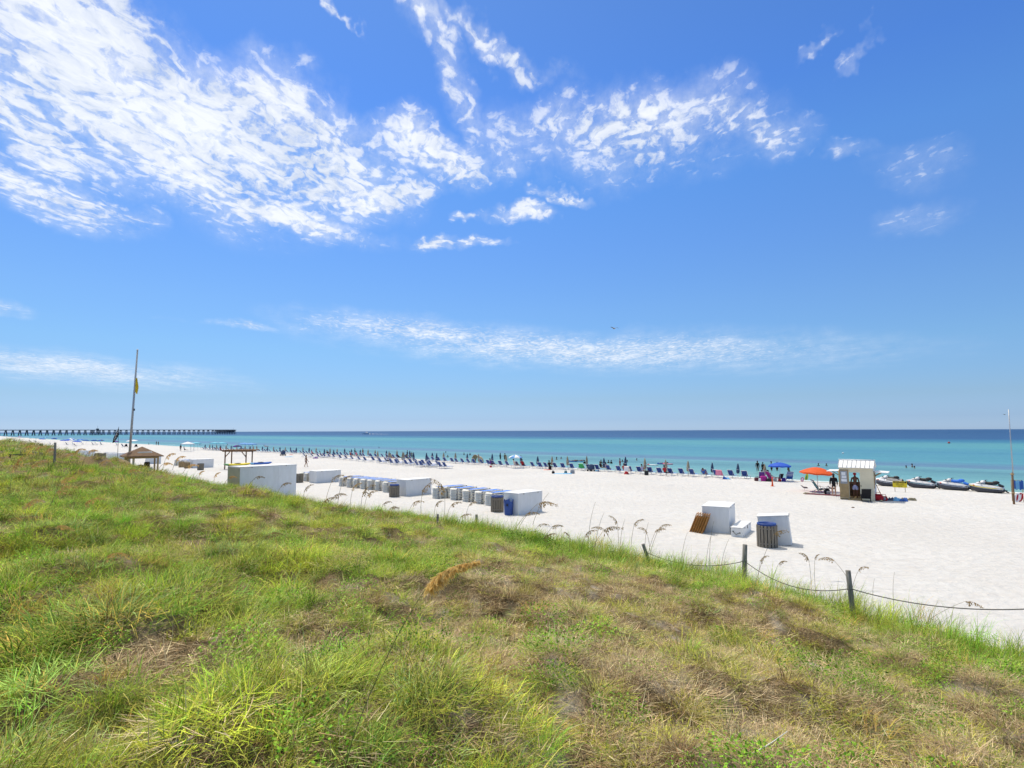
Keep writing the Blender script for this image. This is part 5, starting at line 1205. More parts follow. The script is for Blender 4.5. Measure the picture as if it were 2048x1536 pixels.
# beach carts with dark fabric
def cart(x, y, m, label, sc=1.0):
    p = G(x, y); t = thing('beach_cart', label, 'cart', p, SEAROT, None, sc); q = MB(); q.box((0, 0, .45), (.9, .55, .5), bev=.12); q.ell((.1, 0, .72), (.38, .26, .18), 10, 6, bump=.1); q.build('loaded_bag', m, t)
    for sx in (-.3, .3):
        for sy in (-.3, .3): q = MB(); q.tube([(sx, sy - .04, .13), (sx, sy + .04, .13)], .13, 10); q.build('wheel', DARK, t)
    q = MB(); q.tube([(-.42, 0, .3), (-.75, 0, .85)], .02, 5); q.build('pull_bar', DARK, t)
cart(566, 911.5, NAVYC, 'dark blue loaded beach cart on the sand left of the walking woman', 1.25); cart(1182, 942.5, NAVYC, 'dark blue covered cart in the lounger row beside a closed blue umbrella', 1.0)
cart(28, 888.5, BLUECL, 'blue grey loaded cart under the dark shade frame farthest left', 1.8); cart(272, 894.5, BLACKC, 'dark gear pile on wheels under the white umbrella by the flag', 1.1); cart(252, 894, BLACKC, 'low dark gear cart left of the tall flagpole', 1.1)
# dark chairs under the distant umbrellas
for i, (x, y, m) in enumerate([(95, 885.5, BLUECL), (100, 887.5, BLUECL), (110, 887, NAVYC), (147, 890.5, BLUECL), (165, 889.5, NAVYC), (186, 890.5, NAVYC), (193, 890.5, NAVYC), (203, 890.5, NAVYC), (151, 893, MAROON), (134, 890.5, NAVYC), (234, 891.5, NAVYC), (246, 894.5, NAVYC)]):
    beach_chair(G(x, y), math.radians(-50 + 20 * math.sin(i * 3)), m, WHITEP, 'distant %s beach chair, %s from the left of those under the far umbrellas' % ('maroon' if m is MAROON else 'dark blue' if m is NAVYC else 'blue', ordw(i + 1) if i < 8 else 'one'), 1.25)

# ------------------------------------------------------------------ beach hut
HR = math.radians(36)
hc = G(1680.5, 998.2); hr = Vector((math.cos(HR), -math.sin(HR), 0)); hb = Vector((math.sin(HR), math.cos(HR), 0))
k = ray(1750, 1000); mm = k.x / k.y; HW = (mm * hc.y - hc.x) / (hr.x - mm * hr.y); HD = 1.9; HH = 2.30
print('hut width', HW)
hut = thing('beach_hut', 'small white rental hut with open tan door, side awnings and a white ribbed roof', 'hut', hc + hr * HW / 2 + hb * HD / 2, -HR)
hut.location.z = hc.z - .02
w2, d2 = HW / 2, HD / 2
HUTP = mat('hut_panel', (.80, .71, .50), .75, .08, 2.5); 
q = MB()
dx0, dx1 = -w2 + HW * .29, -w2 + HW * .60     # doorway
q.box(((-w2 + dx0) / 2, -d2, .12 + (HH - .12) / 2), (dx0 + w2, .05, HH - .12)); q.box(((w2 + dx1) / 2, -d2, HH / 2 + .02), (w2 - dx1, .05, HH - .04))
q.box(((dx0 + dx1) / 2, -d2, HH - .16), (dx1 - dx0, .05, .32)); q.build('front_wall', HUTP, hut)
for s, nm in ((-1, 'l'), (1, 'r')):
    q = MB(); q.box((s * (w2 - .025), 0, .60), (.05, HD - .06, 1.15)); q.box((s * (w2 - .025), 0, HH - .10), (.05, HD - .06, .22)); [q.box((s * (w2 - .026), y, 1.6), (.052, .10, .86)) for y in (-d2 + .09, d2 - .09)]
    q.prism([(-d2, HH), (d2, HH), (-.1, HH + .36)], .05, M=Matrix.Rotation(PI / 2, 3, 'Z'), c=(s * (w2 - .03), 0, .0)); q.build('side_wall', WHITE, hut)
q = MB(); q.box((0, d2 - .025, .60), (HW - .12, .05, 1.15)); q.box((0, d2 - .025, HH - .10), (HW - .12, .05, .22)); [q.box((s * (w2 - .14), d2 - .026, 1.6), (.16, .052, .86)) for s in (-1, 1)]; q.build('back_wall', BROWNW, hut)
q = MB(); q.box((0, 0, .05), (HW - .02, HD + .02, .14)); q.box(((dx0 + dx1) / 2, -d2 - .15, .04), (dx1 - dx0 + .2, .26, .12)); q.build('floor_deck', TANW, hut)
q = MB()
zr, ze, yr = HH + .50, HH + .0, -.15
for (ya, za, yb, zb) in ((-d2 - .14, ze, yr, zr), (d2 + .14, ze, yr, zr)):
    q.add([(-w2 - .06, ya, za), (w2 + .06, ya, za), (w2 + .06, yb, zb), (-w2 - .06, yb, zb), (-w2 - .06, ya, za + .035), (w2 + .06, ya, za + .035), (w2 + .06, yb, zb + .035), (-w2 - .06, yb, zb + .035)], [(0, 3, 2, 1), (4, 5, 6, 7), (0, 1, 5, 4), (1, 2, 6, 5), (2, 3, 7, 6), (3, 0, 4, 7)])
rf = q.build('roof', WHITE, hut)
q = MB()
for k_ in range(9):
    x_ = -w2 - .04 + (HW + .08) * k_ / 8
    q.tube([(x_, -d2 - .145, ze + .05), (x_, yr, zr + .05)], .020, 4); q.tube([(x_, d2 + .145, ze + .05), (x_, yr, zr + .05)], .020, 4)
q.build('roof_rib', STEEL, rf); q = MB(); q.tube([(-w2 - .08, yr, zr + .045), (w2 + .08, yr, zr + .045)], .05, 6); q.build('ridge_cap', WHITE, rf)
for s, nm, L_ in ((-1, 'left', .80), (1, 'right', .85)):
    q = MB(); q.box((s * (w2 + L_ / 2 + .02), 0, HH - .27), (L_, HD - .1, .05), M=Matrix.Rotation(s * .04, 3, 'Y'), bev=.01); aw = q.build('awning', WHITE, hut)
    q = MB(); [q.tube([(s * w2, y, 1.72), (s * (w2 + .45), y, HH - .30)], .035, 4) for y in (-d2 + .15, d2 - .15)]; q.tube([(s * (w2 + .012), -d2 + .03, .9), (s * (w2 + .012), -d2 + .03, HH - .2)], .035, 4); q.build('brace', TANW, aw)
# door leaf opened flat against the front wall
q = MB(); dw = dx0 + w2 - .04; q.box((-w2 + dw / 2 + .01, -d2 - .06, .16 + 1.0), (dw, .05, 2.0), bev=.006); dr = q.build('door', TANW, hut)
q = MB(); q.box((-w2 + dw / 2 + .01, -d2 - .09, 1.62), (dw - .14, .015, .92)); q.build('door_panel', GREYC, dr)
q = MB()
for (zz, hh, ww) in ((1.88, .22, .26), (1.64, .20, .30), (1.40, .18, .34)): q.box((-w2 + dw / 2 + .01 + rnd.uniform(-.02, .02), -d2 - .100, zz), (ww, .006, hh))
q.build('paper_notice', WHITEC, dr)
q = MB(); q.box((dx1 + .06, -d2 - .035, 1.05), (.03, .03, .12)); q.build('latch', DARK, hut)
hz_ = hut.location
def hutp(x, y, z): return Vector(hut.location) + hr * x + hb * y + Vector((0, 0, z))
person(0, 0, 'stand', 'barebacked man in a red cap and pale lavender shorts standing in the hut doorway', SK3, None, LAV, face=-HR, h=1.80, fingers=True, hat=RED, ground_=hutp((dx0 + dx1) / 2, -d2 + .30, .12), short=.85)
person(1668.5, 992, 'stand', 'woman in a long sleeved black top beneath the left awning of the hut', SK1, BLACKC, BLACKC, face=math.radians(-25), h=1.68, fingers=True, sleeves=True, long=True, short=.50, drop=.17)
bag(G(1757.5, 1001.5), RED, 'large round red bag at the right corner of the hut', .60, .45, .45, rz=-.6, soft=.16)
sb = bag(G(1769, 1001.5), RED, 'smaller red and grey bag right of the large red one', .42, .34, .30, rz=-.6, soft=.12)
q = MB(); q.ell((-.02, -.15, .17), (.14, .08, .12), 8, 6); q.build('side_pocket', GREYC, sb)
tag(MB().ell((0, 0, .06), (.13, .10, .07), 8, 6).build('straw_hat', TANC), 'small straw coloured hat in front of the red bags', 'hat').location = G(1762.5, 1003.5)
a_ = hutp(w2 + .06, -d2 + .35, 1.25) ; b_ = G(1767, 999.5)
t = thing('paddle', 'long brown paddle leaning against the right side of the hut', 'paddle', b_)
q = MB(); q.tube([(0, 0, .0), a_ - b_], .024, 6); q.build('shaft', BROWNW, t); q = MB(); q.ell((a_ - b_) * .10, (.09, .03, .24), 8, 6, M=(a_ - b_).to_track_quat('Z', 'Y').to_matrix()); q.build('blade', BROWNW, t)

# ------------------------------------------------------------------ water craft
def jetski(p, rz, hullc, accent, seatc, label, cover=None):
    t = thing('water_scooter', label, 'water scooter', (p.x, p.y, p.z), rz, 'water scooters beached in a line', (.80, .70, .92))
    S = [(-1.55, .46, .12, .44, .60), (-1.2, .54, .06, .46, .66), (-.5, .57, .02, .48, .74), (.3, .56, .02, .52, .80), (.9, .48, .06, .58, .86), (1.35, .32, .16, .64, .82), (1.68, .06, .42, .68, .76)]
    b = MB(); vs = []; n = 8
    for y, w_, z0, z1, z2 in S: vs += [(-w_, y, z1), (-w_ * .93, y, z0 + .12), (-w_ * .45, y, z0 + .03), (0, y, z0), (w_ * .45, y, z0 + .03), (w_ * .93, y, z0 + .12), (w_, y, z1), (0, y, z1)]
    fs = [(i * n + k, i * n + (k + 1) % n, (i + 1) * n + (k + 1) % n, (i + 1) * n + k) for i in range(len(S) - 1) for k in range(n)] + [tuple(range(n))[::-1], tuple((len(S) - 1) * n + k for k in range(n))]
    b.add(vs, fs, True); b.build('hull', mat('scooter_hull', (.07, .07, .08), .5), t)
    b = MB(); vs = []
    for y, w_, z0, z1, z2 in S: vs += [(-w_ * 1.03, y, z1 - .07), (-w_ * .98, y, z1 + .08), (-w_ * .55, y, z2 - .03), (0, y, z2 + .02), (w_ * .55, y, z2 - .03), (w_ * .98, y, z1 + .08), (w_ * 1.03, y, z1 - .07)]
    n = 7; fs = [(i * n + k, i * n + k + 1, (i + 1) * n + k + 1, (i + 1) * n + k) for i in range(len(S) - 1) for k in range(n - 1)] + [tuple(range(n))[::-1]]
    b.add(vs, fs, True); b.build('deck', hullc, t)
    b = MB(); [b.tube([(s * .47, -1.5, .47), (s * .585, -.5, .49), (s * .575, .3, .53), (s * .50, .9, .58), (s * .34, 1.35, .64), (s * .08, 1.70, .68)], .035, 5) for s in (-1, 1)]; b.build('bumper_stripe', accent, t)
    b = MB(); b.box((0, .62, .92), (.52, .85, .20), bev=.09, M=Matrix.Rotation(-.22, 3, 'X')); b.ell((0, .35, .98), (.20, .30, .17), 10, 6); b.build('cowling', hullc, t)
    b = MB(); b.box((0, -.40, .90), (.36, 1.15, .26), bev=.09); b.ell((0, -.85, .99), (.20, .36, .15), 10, 6); b.box((0, -1.30, .74), (.55, .55, .16), bev=.06, M=Matrix.Rotation(.35, 3, 'X')); b.ell((0, .05, .96), (.15, .25, .10), 8, 5); b.build('seat', seatc, t)
    b = MB(); b.tube([(0, .25, .95), (0, .12, 1.13)], .06, 6); b.tube([(-.38, .0, 1.15), (-.15, .10, 1.16), (.15, .10, 1.16), (.38, .0, 1.15)], .024, 6); b.build('handlebar', DARK, t)
    for s in (-1, 1): b = MB(); b.box((s * .36, .62, 1.02), (.17, .10, .11), bev=.03); b.tube([(s * .30, .55, .9), (s * .36, .62, 1.0)], .02, 4); b.build('mirror', DARK, t)
    b = MB(); b.box((0, -1.68, .30), (.5, .3, .1), bev=.03); b.tube([(0, -1.6, .30), (.0, -2.0, .12)], .06, 6); b.build('jet_nozzle', DARK, t)
    if accent is not None: b = MB(); [b.ell((s * .40, 1.18, .70), (.04, .11, .05), 8, 5) for s in (-1, 1)]; b.build('badge', ORC, t)
    if cover:
        b = MB(); b.grid(lambda a, c_: ((a - .5) * 1.12, -1.55 + 1.75 * c_, .42 + .56 * math.sin(a * PI) ** .6 * (1 - .25 * (1 - c_)) + .02 * math.sin(a * 25 + c_ * 17)), 12, 10); b.build('fitted_cover', cover, t)
bow = Vector((-NY, NX, 0)); RZS = math.atan2(NY, NX)
def ski(xm, yb, *a, **k): p = G(xm, yb); p.z -= .05; jetski(p, RZS + math.radians(-6), *a, **k)
ski(1779, 972.5, WHITEC, DARK, DARK, 'water scooter half behind the hut with a grey cover over its seat', cover=COVER)
ski(1843, 976, mat('scooter_white', (.60, .61, .63), .35), TEALC, DARK, 'white water scooter with dark green stripe right of the yellow caution sign')
ski(1907, 980, mat('scooter_white', (.60, .61, .63), .35), NAVYC, SLINGB, 'white water scooter with a bright blue seat, second from the right')
ski(1975, 985, mat('scooter_white', (.60, .61, .63), .35), YEL_, DARK, 'white water scooter with a yellow stripe, rightmost of the line')

# ------------------------------------------------------------------ caution sign
def text_mesh(body, size, m, parent, loc, rot, name='lettering', depth=.004):
    cu = bpy.data.curves.new(name, 'FONT'); cu.body = body; cu.size = size; cu.align_x = 'CENTER'; cu.align_y = 'CENTER'; cu.extrude = depth
    o = bpy.data.objects.new(name, cu); C.objects.link(o); TEXTS.append((o, m, parent, loc, rot, name)); return o
TEXTS = []
p = G(1800.5, 984); sg = thing('caution_sign', 'yellow caution sign on short stakes between two water scooters', 'sign', p, math.radians(-33))
q = MB(); q.box((0, 0, .62), (.98, .03, .52), bev=.01); q.build('board', YEL_, sg)
q = MB(); q.box((0, -.018, .80), (.90, .006, .13)); q.build('header_band', DARK, sg)
q = MB(); [q.tube([(s * .35, .03, -.2), (s * .35, .03, .85)], .02, 5) for s in (-1, 1)]; q.build('stake', TANW, sg)
text_mesh('CAUTION', .15, YEL_, sg, (0, -.024, .80), (PI / 2, 0, 0)); 
q = MB(); [q.box((x, -.0185, z), (w_, .004, .035)) for x, z, w_ in ((-.16, .66, .26), (.16, .66, .22), (-.05, .57, .40), (.22, .57, .10), (0, .47, .34))]; q.build('small_print', DARK, sg)

# ------------------------------------------------------------------ poles and flags
def vpole(xb, yb, xt, yt, r0, r1, label, name='pole_post', D=None, m=STEEL, split=None, m2=None, group=None, cat='pole'):
    p = G(xb, yb) if D is None else P(xb, yb, D)
    if D is not None: p.z = ground(p.x, p.y)
    tp = P(xt, yt, p.y); v = tp - p
    t = thing(name, label, cat, p, 0, group)
    if split:
        q = MB(); q.tube([(0, 0, -.4), v * split], [r0, r0 * .9], 8); q.build('lower_shaft', m, t); q = MB(); q.tube([v * (split - .03) + Vector((.03, -.03, 0)), v], [r1, r1 * .8], 8); q.build('upper_shaft', m2, t)
    else: q = MB(); q.tube([(0, 0, -.4), v * .5, v], [r0, (r0 + r1) / 2, r1], 8); q.build('shaft', m, t)
    return t, v
fp, v = vpole(256, 950, 275, 701, .15, .085, 'tall grey flagpole in front of the brown roofed gazebo', 'flagpole', cat='flagpole')
q = MB(); q.ell(v + Vector((0, 0, .08)), (.11, .11, .10), 10, 6); q.build('finial', WHITEC, fp)
q = MB(); q.tube([v * .18 + Vector((.18, -.1, 0)), v * .99 + Vector((.12, -.08, 0))], .010, 4); q.build('halyard', ROPE, fp)
q = MB(); q.box(v * .52 + Vector((.22, -.1, 0)), (.10, .10, .25)); q.build('cleat', DARK, fp)
fl = MB(); base = v * .665
fl.grid(lambda a, c_: tuple(base + Vector((.16 + (.42 * a) * (1 - .45 * abs(2 * c_ - .9)), -.12 + .10 * math.sin(a * 9 + c_ * 2) * a, 1.62 * c_ - .35 * a * (1 - c_)))), 8, 10)
fo_ = fl.build('flag', mat('yellow_flag', (.60, .45, .03), .85, .15, 6, trans=.2)); fo_.location = fp.location; tag(fo_, 'limp yellow flag hanging from the tall flagpole', 'flag')
rp, v = vpole(2028, 1008.5, 2017, 819, .065, .034, 'thin pole at the right edge, brown timber below and grey pipe above', 'pole', m=BROWNW, split=.33, m2=STEEL)
q = MB(); q.box(v * .315, (.16, .16, .10), bev=.02); q.box(v * .12, (.15, .15, .07), bev=.02); q.build('clamp', TANW, rp)
p = G(2036, 1003); t = thing('water_sports_gear', 'blue life vests hung on a stand beside the thin right pole', 'gear stand', p, math.radians(-30))
q = MB(); q.tube([(-.3, 0, 0), (-.3, 0, 1.5)], .02, 5); q.tube([(.3, 0, 0), (.3, 0, 1.5)], .02, 5); q.tube([(-.3, 0, 1.48), (.3, 0, 1.48)], .02, 5); q.build('stand', TANW, t)
for i in range(3): q = MB(); q.grid(lambda a, c_: (-.28 + i * .2 + .22 * a, -.05 - .05 * i + .06 * math.sin(a * PI), 1.46 - .62 * c_ - .05 * math.sin(a * 7)), 6, 8); q.build('life_vest', BLUECL if i != 1 else LBLUE, t)
for x, y, m, m2, lb in ((2033, 1004, WHITEC, RED, 'white and red board leaning at the foot of the blue life vests'), (2039, 1003.5, RED, WHITEC, 'red edged board behind the white one near the right pole')):
    p = G(x, y); t = thing('skim_board', lb, 'board', p, math.radians(-35)); q = MB()
    q.prism([(.15 * math.cos(a), .32 + .32 * math.sin(a)) for a in [2 * PI * k / 14 for k in range(14)]], .03, M=Matrix.Rotation(.2, 3, 'Y')); q.build('board', m, t)
    q = MB(); q.prism([(.05 * math.cos(a), .32 + .25 * math.sin(a)) for a in [2 * PI * k / 10 for k in range(10)]], .036, M=Matrix.Rotation(.2, 3, 'Y')); q.build('print', m2, t)
# feather flag
ff_, v = vpole(234, 945, 237.5, 853.5, .035, .02, 'thin dark pole carrying a black feather flag with white lettering', 'feather_flag', m=DARK, cat='flag')
Dp = ff_.location.y
def fpnt(x, y): return P(x, y, Dp) - Vector(ff_.location)
L_ = [(237.5, 853.5), (235.5, 858), (231.5, 866), (227.5, 876), (225, 886)]; R_ = [(238, 856), (237.5, 863), (236.8, 870), (234, 877), (229.5, 884.5)]
fl = MB(); n = 14
def lerp_(T, f): f *= len(T) - 1; i = min(int(f), len(T) - 2); f -= i; return T[i][0] * (1 - f) + T[i + 1][0] * f, T[i][1] * (1 - f) + T[i + 1][1] * f
fl.grid(lambda a, c_: tuple(fpnt(*[lerp_(L_, c_)[k] * (1 - a) + lerp_(R_, c_)[k] * a for k in (0, 1)]) + Vector((0, .05 * math.sin(a * 5 + c_ * 6), 0))), 6, n); fl.build('flag_cloth', BLACKC, ff_)
fl = MB()
for i, c_ in enumerate([.30, .38, .46, .54, .62, .70, .78, .86]):
    a0, a1 = .22, .62 + .12 * (i % 2)
    pts = [(a0, c_ - .025), (a1, c_ - .02), (a1 - .05, c_ + .012), (a0 + .1, c_ + .022)]
    vs = [fpnt(*[lerp_(L_, cc)[k] * (1 - a) + lerp_(R_, cc)[k] * a for k in (0, 1)]) + Vector((0, .05 * math.sin(a * 5 + cc * 6) - .04, 0)) for a, cc in pts]; fl.add(vs, [(0, 1, 2, 3)])
fl.build('printed_lettering', WHITEC, ff_)

# ------------------------------------------------------------------ gazebo
gp = P(282, 940, 66); gp.z = float(beach_z(gp.x, gp.y))
gz = thing('gazebo', 'open gazebo with a brown shingled hip roof behind the tall flagpole', 'gazebo', gp, math.radians(38))
He, hw = 2.32, 1.95
q = MB(); vs = [(-hw, -hw, He), (hw, -hw, He), (hw, hw, He), (-hw, hw, He), (0, 0, He + 1.02)]; vs += [(a, b, c - .10) for a, b, c in vs[:4]]
q.add(vs, [(0, 1, 4), (1, 2, 4), (2, 3, 4), (3, 0, 4), (0, 5, 6, 1), (1, 6, 7, 2), (2, 7, 8, 3), (3, 8, 5, 0), (8, 7, 6, 5)]); q.build('roof', THATCH, gz)
for sx in (-1, 1):
    for sy in (-1, 1): q = MB(); q.box((0, 0, He / 2 - .1), (.16, .16, He + .1)); q.build('post', TANW, gz, (sx * 1.45, sy * 1.45, 0))
q = MB(); [q.box((0, s * 1.45, He - .18), (3.0, .07, .2)) for s in (-1, 1)]; [q.box((s * 1.45, 0, He - .18), (.07, 2.7, .2)) for s in (-1, 1)]; q.build('beam', TANW, gz)
q = MB(); q.box((0, 0, .5), (2.2, .6, .9), bev=.02); q.build('counter', CREAM, gz)
g1 = P(289.5, 904.5, gp.y - 1.9); t = thing('roof_sign', 'long narrow white board lying across the front of the gazebo roof', 'sign', g1, 0); q = MB(); q.box((0, 0, 0), (1.55, .05, .13), bev=.01, M=Matrix.Rotation(-.04, 3, 'Y')); q.build('board', WHITEC, t); q = MB(); [q.tube([(s * .6, .05, -.05), (s * .6, .5, -.05)], .015, 4) for s in (-1, 1)]; q.build('bracket', STEEL, t)
t = thing('notice_board', 'tall narrow white notice board beside the flagpole', 'sign', G(265.5, 952), 0); hh = CAMZ - (903 - 864.5) / 1150 * t.location.y; q = MB(); q.box((0, 0, hh / 2 + .45), (.26, .04, hh - .9), bev=.01); q.build('board', WHITEC, t); q = MB(); q.box((0, .05, hh / 2), (.08, .05, hh)); q.build('stake', TANW, t)
t = thing('notice_board', 'squat pale green sign left of the flagpole foot', 'sign', G(251.5, 952), 0); hh = CAMZ - (911 - 864.5) / 1150 * t.location.y; q = MB(); q.box((0, 0, hh * .75), (.32, .04, hh * .5), bev=.01); q.build('board', mat('pale_green_paint', (.30, .42, .34), .6), t); q = MB(); q.box((0, .05, hh / 2), (.08, .05, hh)); q.build('stake', TANW, t)
gw = gp; cart(280, 949, BLACKC, 'black loaded cart under the gazebo roof', 1.3); bag(G(293, 950), BLACKC, 'tall black bag on the ground at the right gazebo posts', .5, .4, 1.5); bag(G(272, 951), GREYC, 'grey box under the left part of the gazebo', .7, .5, 1.1, handle=False, name='crate', cat='crate')
# ------------------------------------------------------------------ brushwood shade frame
pp = P(471.5, 938, 77); pp.z = float(beach_z(pp.x, pp.y)); sf = thing('brushwood_shelter', 'timber frame with a ragged brushwood top rising behind the longest white cabinet', 'shelter', pp, math.radians(0))
pl_, pr_ = P(450, 920, 77) - pp, P(492, 920, 77) - pp; Ht = P(470, 903, 77).z - pp.z
for x_ in (pl_.x, pr_.x):
    for y_ in (0, 1.8): q = MB(); q.tube([(0, 0, -.2), (0, 0, Ht)], .085, 8); q.build('post', BROWNW, sf, (x_, y_, 0))
q = MB()
for s, x_ in ((1, pl_.x), (-1, pr_.x)): q.tube([(x_, 0, Ht - .75), (x_ + s * .6, 0, Ht - .05)], .06, 6)
q.build('corner_brace', BROWNW, sf)
q = MB()
for y_ in (0, .9, 1.8): q.box((0, y_, Ht + .02), (pr_.x - pl_.x + .9, .12, .12))
r_ = random.Random(5)
for i in range(150): x_ = r_.uniform(pl_.x - .4, pr_.x + .7); q.tube([(x_, -.4 + r_.uniform(-.1, .1), Ht + .10 + r_.uniform(0, .10)), (x_ + r_.uniform(-.2, .2), 2.2, Ht + .12 + r_.uniform(0, .12))], .022, 3)
q.build('brushwood_top', BROWNW, sf)
# kayaks on the back edge of the big cabinet
def kayak(p, rz, m, m2, label, L=2.6, tilt=0.0):
    t = thing('kayak', label, 'kayak', p, rz, 'kayaks lying on top of the longest cabinet'); t.rotation_euler = (tilt, 0, rz)
    b = MB(); n = 10; vs = []; ns = 13; t.scale = (.8, 1, .7)
    for i in range(ns):
        f = i / (ns - 1) * 2 - 1; w_ = .34 * (1 - f * f) ** .6 + .01; z = .12 * abs(f) ** 3
        for k in range(n): a = 2 * PI * k / n; vs.append((w_ * math.cos(a), f * L / 2, z + (.13 if math.sin(a) > 0 else .17) * math.sin(a) * (1 - f * f) ** .4 + .17))
    fs = [(i * n + k, i * n + (k + 1) % n, (i + 1) * n + (k + 1) % n, (i + 1) * n + k) for i in range(ns - 1) for k in range(n)]
    b.add(vs, fs, True); o = b.build('hull', m, t); o.data.materials.append(m2)
    if m2 is not None:
        for pl_ in o.data.polygons:
            if pl_.center.y < -L * .30: pl_.material_index = 1
    b = MB(); b.lathe([(.20, 0), (.24, .03), (.20, .05)], 14); b.build('cockpit_rim', DARK, t, (0, 0, .29))
zt = 2.5
cl = Vector(bA.location) + Vector((-NY, NX, 0)) * (LA / 2 + .05) - Vector((NX, NY, 0)) * .55
kayak(Vector((cl.x, cl.y, 2.38)) - Vector((NX, NY, 0)) * .9, SEAROT, YEL_, GREENP, 'yellow kayak with a green nose overhanging the left end of the cabinet', 2.1)
kayak(Vector((cl.x, cl.y, 2.38)) + Vector((NX, NY, 0)) * .9 + Vector((-NY, NX, 0)) * .1, SEAROT + .12, BLUECL, LBLUE, 'blue kayak lying behind the yellow one on the cabinet roof', 2.0)

# ------------------------------------------------------------------ folded wooden chairs
for i in range(6):
    p = G(1381 + i * 4.6, 1061.5 + i * .8); lean = math.radians(22)
    t = thing('folded_beach_chair', '%s folded wooden chair from the left, leaning beside the upright white cabinet' % ordw(i + 1), 'beach chair', (p.x, p.y, p.z - .02), -math.radians(28), 'folded wooden chairs leaning in a row'); t.rotation_euler = (0, lean, -math.radians(28))
    q = MB()
    for s in (-1, 1): q.box((0, s * .27, .48), (.030, .045, 1.0 + .06 * (i % 2)), bev=.005); q.box((.035, s * .22, .42), (.026, .04, .84), bev=.005)
    for z in (.04, .82, .98): q.box((0, 0, z), (.028, .52, .035))
    q.build('frame', ORANGEW, t)
    q = MB(); q.box((-.004, 0, .45), (.012, .46, .78)); q.build('canvas', TEALC if i > 2 else TANW, t)

# ------------------------------------------------------------------ pier
PL = Vector((-837, 940, WATER)); Ld = 372; pdv = Vector((NX, NY, 0)); zdk = 8.7
pr0 = thing('fishing_pier', 'long fishing pier on concrete piles reaching out to sea at far left', 'pier', PL, SEAROT)
q = MB(); q.box((0, Ld / 2 - 60, 8.9), (7.0, Ld + 120, .9)); q.box((0, Ld - 20, 8.92), (12.0, 44, .86)); q.build('deck', CONC, pr0)
q = MB()
for s in (-1, 1):
    q.box((s * 3.4, Ld / 2 - 60, 10.25), (.16, Ld + 120, .12)); q.box((s * 3.4, Ld / 2 - 60, 9.8), (.1, Ld + 120, .08))
    for k in range(100): q.box((s * 3.4, -118 + k * (Ld + 118) / 99, 9.75), (.16, .16, 1.0))
q.build('railing', CONC, pr0)
def bent(): 
    b = MB(); b.box((0, 0, 8.2), (7.6, 1.9, .9))
    for s in (-1, 1):
        for e in (-1, 1): b.tube([(s * 3.0, e * .55, 8.0), (s * 3.6, e * 2.15, -2)], .45, 6)
    return b
b0 = bent().build('pile_bent', CONC, pr0, (0, 0, 0)); ts = [-8.9 * k for k in range(1, 9)] + [8.9 * k for k in range(1, 38)] + [8.9 * 14.35, 8.9 * 15.35] + [335 + 3.4 * k for k in range(12)]
for y_ in ts: c = b0.copy(); C.objects.link(c); c.parent = pr0; c.location = (0, y_, 0)
q = MB(); q.box((0, 8.9 * 15, 10.6), (3, 4, 2.4)); q.tube([(0, 8.9 * 15, 11), (0, 8.9 * 15, 17)], .15, 4); q.build('shelter', CONC, pr0)
for k_, (y_, lb) in enumerate([(Ld - 3, 'tall lamp mast at the outer end')]): q = MB(); q.tube([(2, y_, 9), (2, y_, 13)], .15, 4); q.build('lamp_mast', CONC, pr0)
# buoys, boat, birds
def buoy(x, y, m, r, label):
    p = W(x, y); t = thing('buoy', label, 'buoy', p); q = MB(); q.ell((0, 0, r * .5), (r, r, r), 12, 8); q.build('float', m, t); q = MB(); q.tube([(0, 0, r), (0, 0, r * 2.0)], r * .15, 6); q.build('mast', DARK, t)
buoy(1898, 886.8, mat('buoy_red', (.45, .03, .02), .5), .42, 'red round buoy floating where the deep blue water begins at right')
buoy(1686, 907.5, WHITEC, .22, 'small white buoy in the turquoise water above the hut roof')
p = W(732, 868.5); t = thing('motor_boat', 'tiny white motor boat trailing a wake near the horizon', 'boat', p, math.radians(80), None, 2.2)
q = MB(); vs = []
for y, w_ in ((-3, 1), (-1, 1.1), (1.5, .9), (3.4, .05)): vs += [(-w_, y, 1.0), (-w_ * .7, y, 0), (w_ * .7, y, 0), (w_, y, 1.0)]
q.add(vs, [(i * 4 + k, i * 4 + (k + 1) % 4, i * 4 + 4 + (k + 1) % 4, i * 4 + 4 + k) for i in range(3) for k in range(4)] + [(3, 2, 1, 0)]); q.build('hull', WHITEC, t)
q = MB(); q.box((0, -.3, 1.5), (1.2, 1.6, 1.0), bev=.1); q.build('cabin', WHITEC, t)
q = MB(); q.grid(lambda a, c_: ((a - .5) * (1 + 3 * c_), -3 - 16 * c_, .05 + .25 * (1 - c_) * abs(math.sin(a * 9 + c_ * 14))), 8, 16); wk = q.build('wake', WHITEC, None); wk['kind'] = 'stuff'; wk.location = p; wk.rotation_euler = (0, 0, math.radians(80)); wk.scale = (2.2,) * 3
def gull(p, rz, label, fly=False, sc=1.0):
    t = thing('seagull', label, 'seagull', p, rz, None, sc)
    q = MB(); q.tube([(0, -.20, .13), (0, -.10, .16), (0, .02, .18), (0, .12, .23), (0, .15, .30), (0, .20, .30), (0, .235, .29)], [.012, .045, .06, .04, .030, .022, .006], 8); q.build('body', GRASSY, t)
    for s in (-1, 1):
        q = MB()
        if fly: q.add([(s * .03, .08, .2), (s * .30, .12, .30), (s * .62, -.02, .24), (s * .3, -.03, .29), (s * .03, -.08, .19)], [(0, 1, 2, 3, 4)])
        else: q.ell((s * .05, -.06, .175), (.02, .13, .045), 8, 6)
        q.build('wing', mat('gull_wing', (.12, .12, .125), .8, .2, 20), t)
        if not fly: q = MB(); q.tube([(s * .02, 0, .13), (s * .02, 0, 0), (s * .02, .03, 0)], .005, 4); q.build('leg', ORC, t)
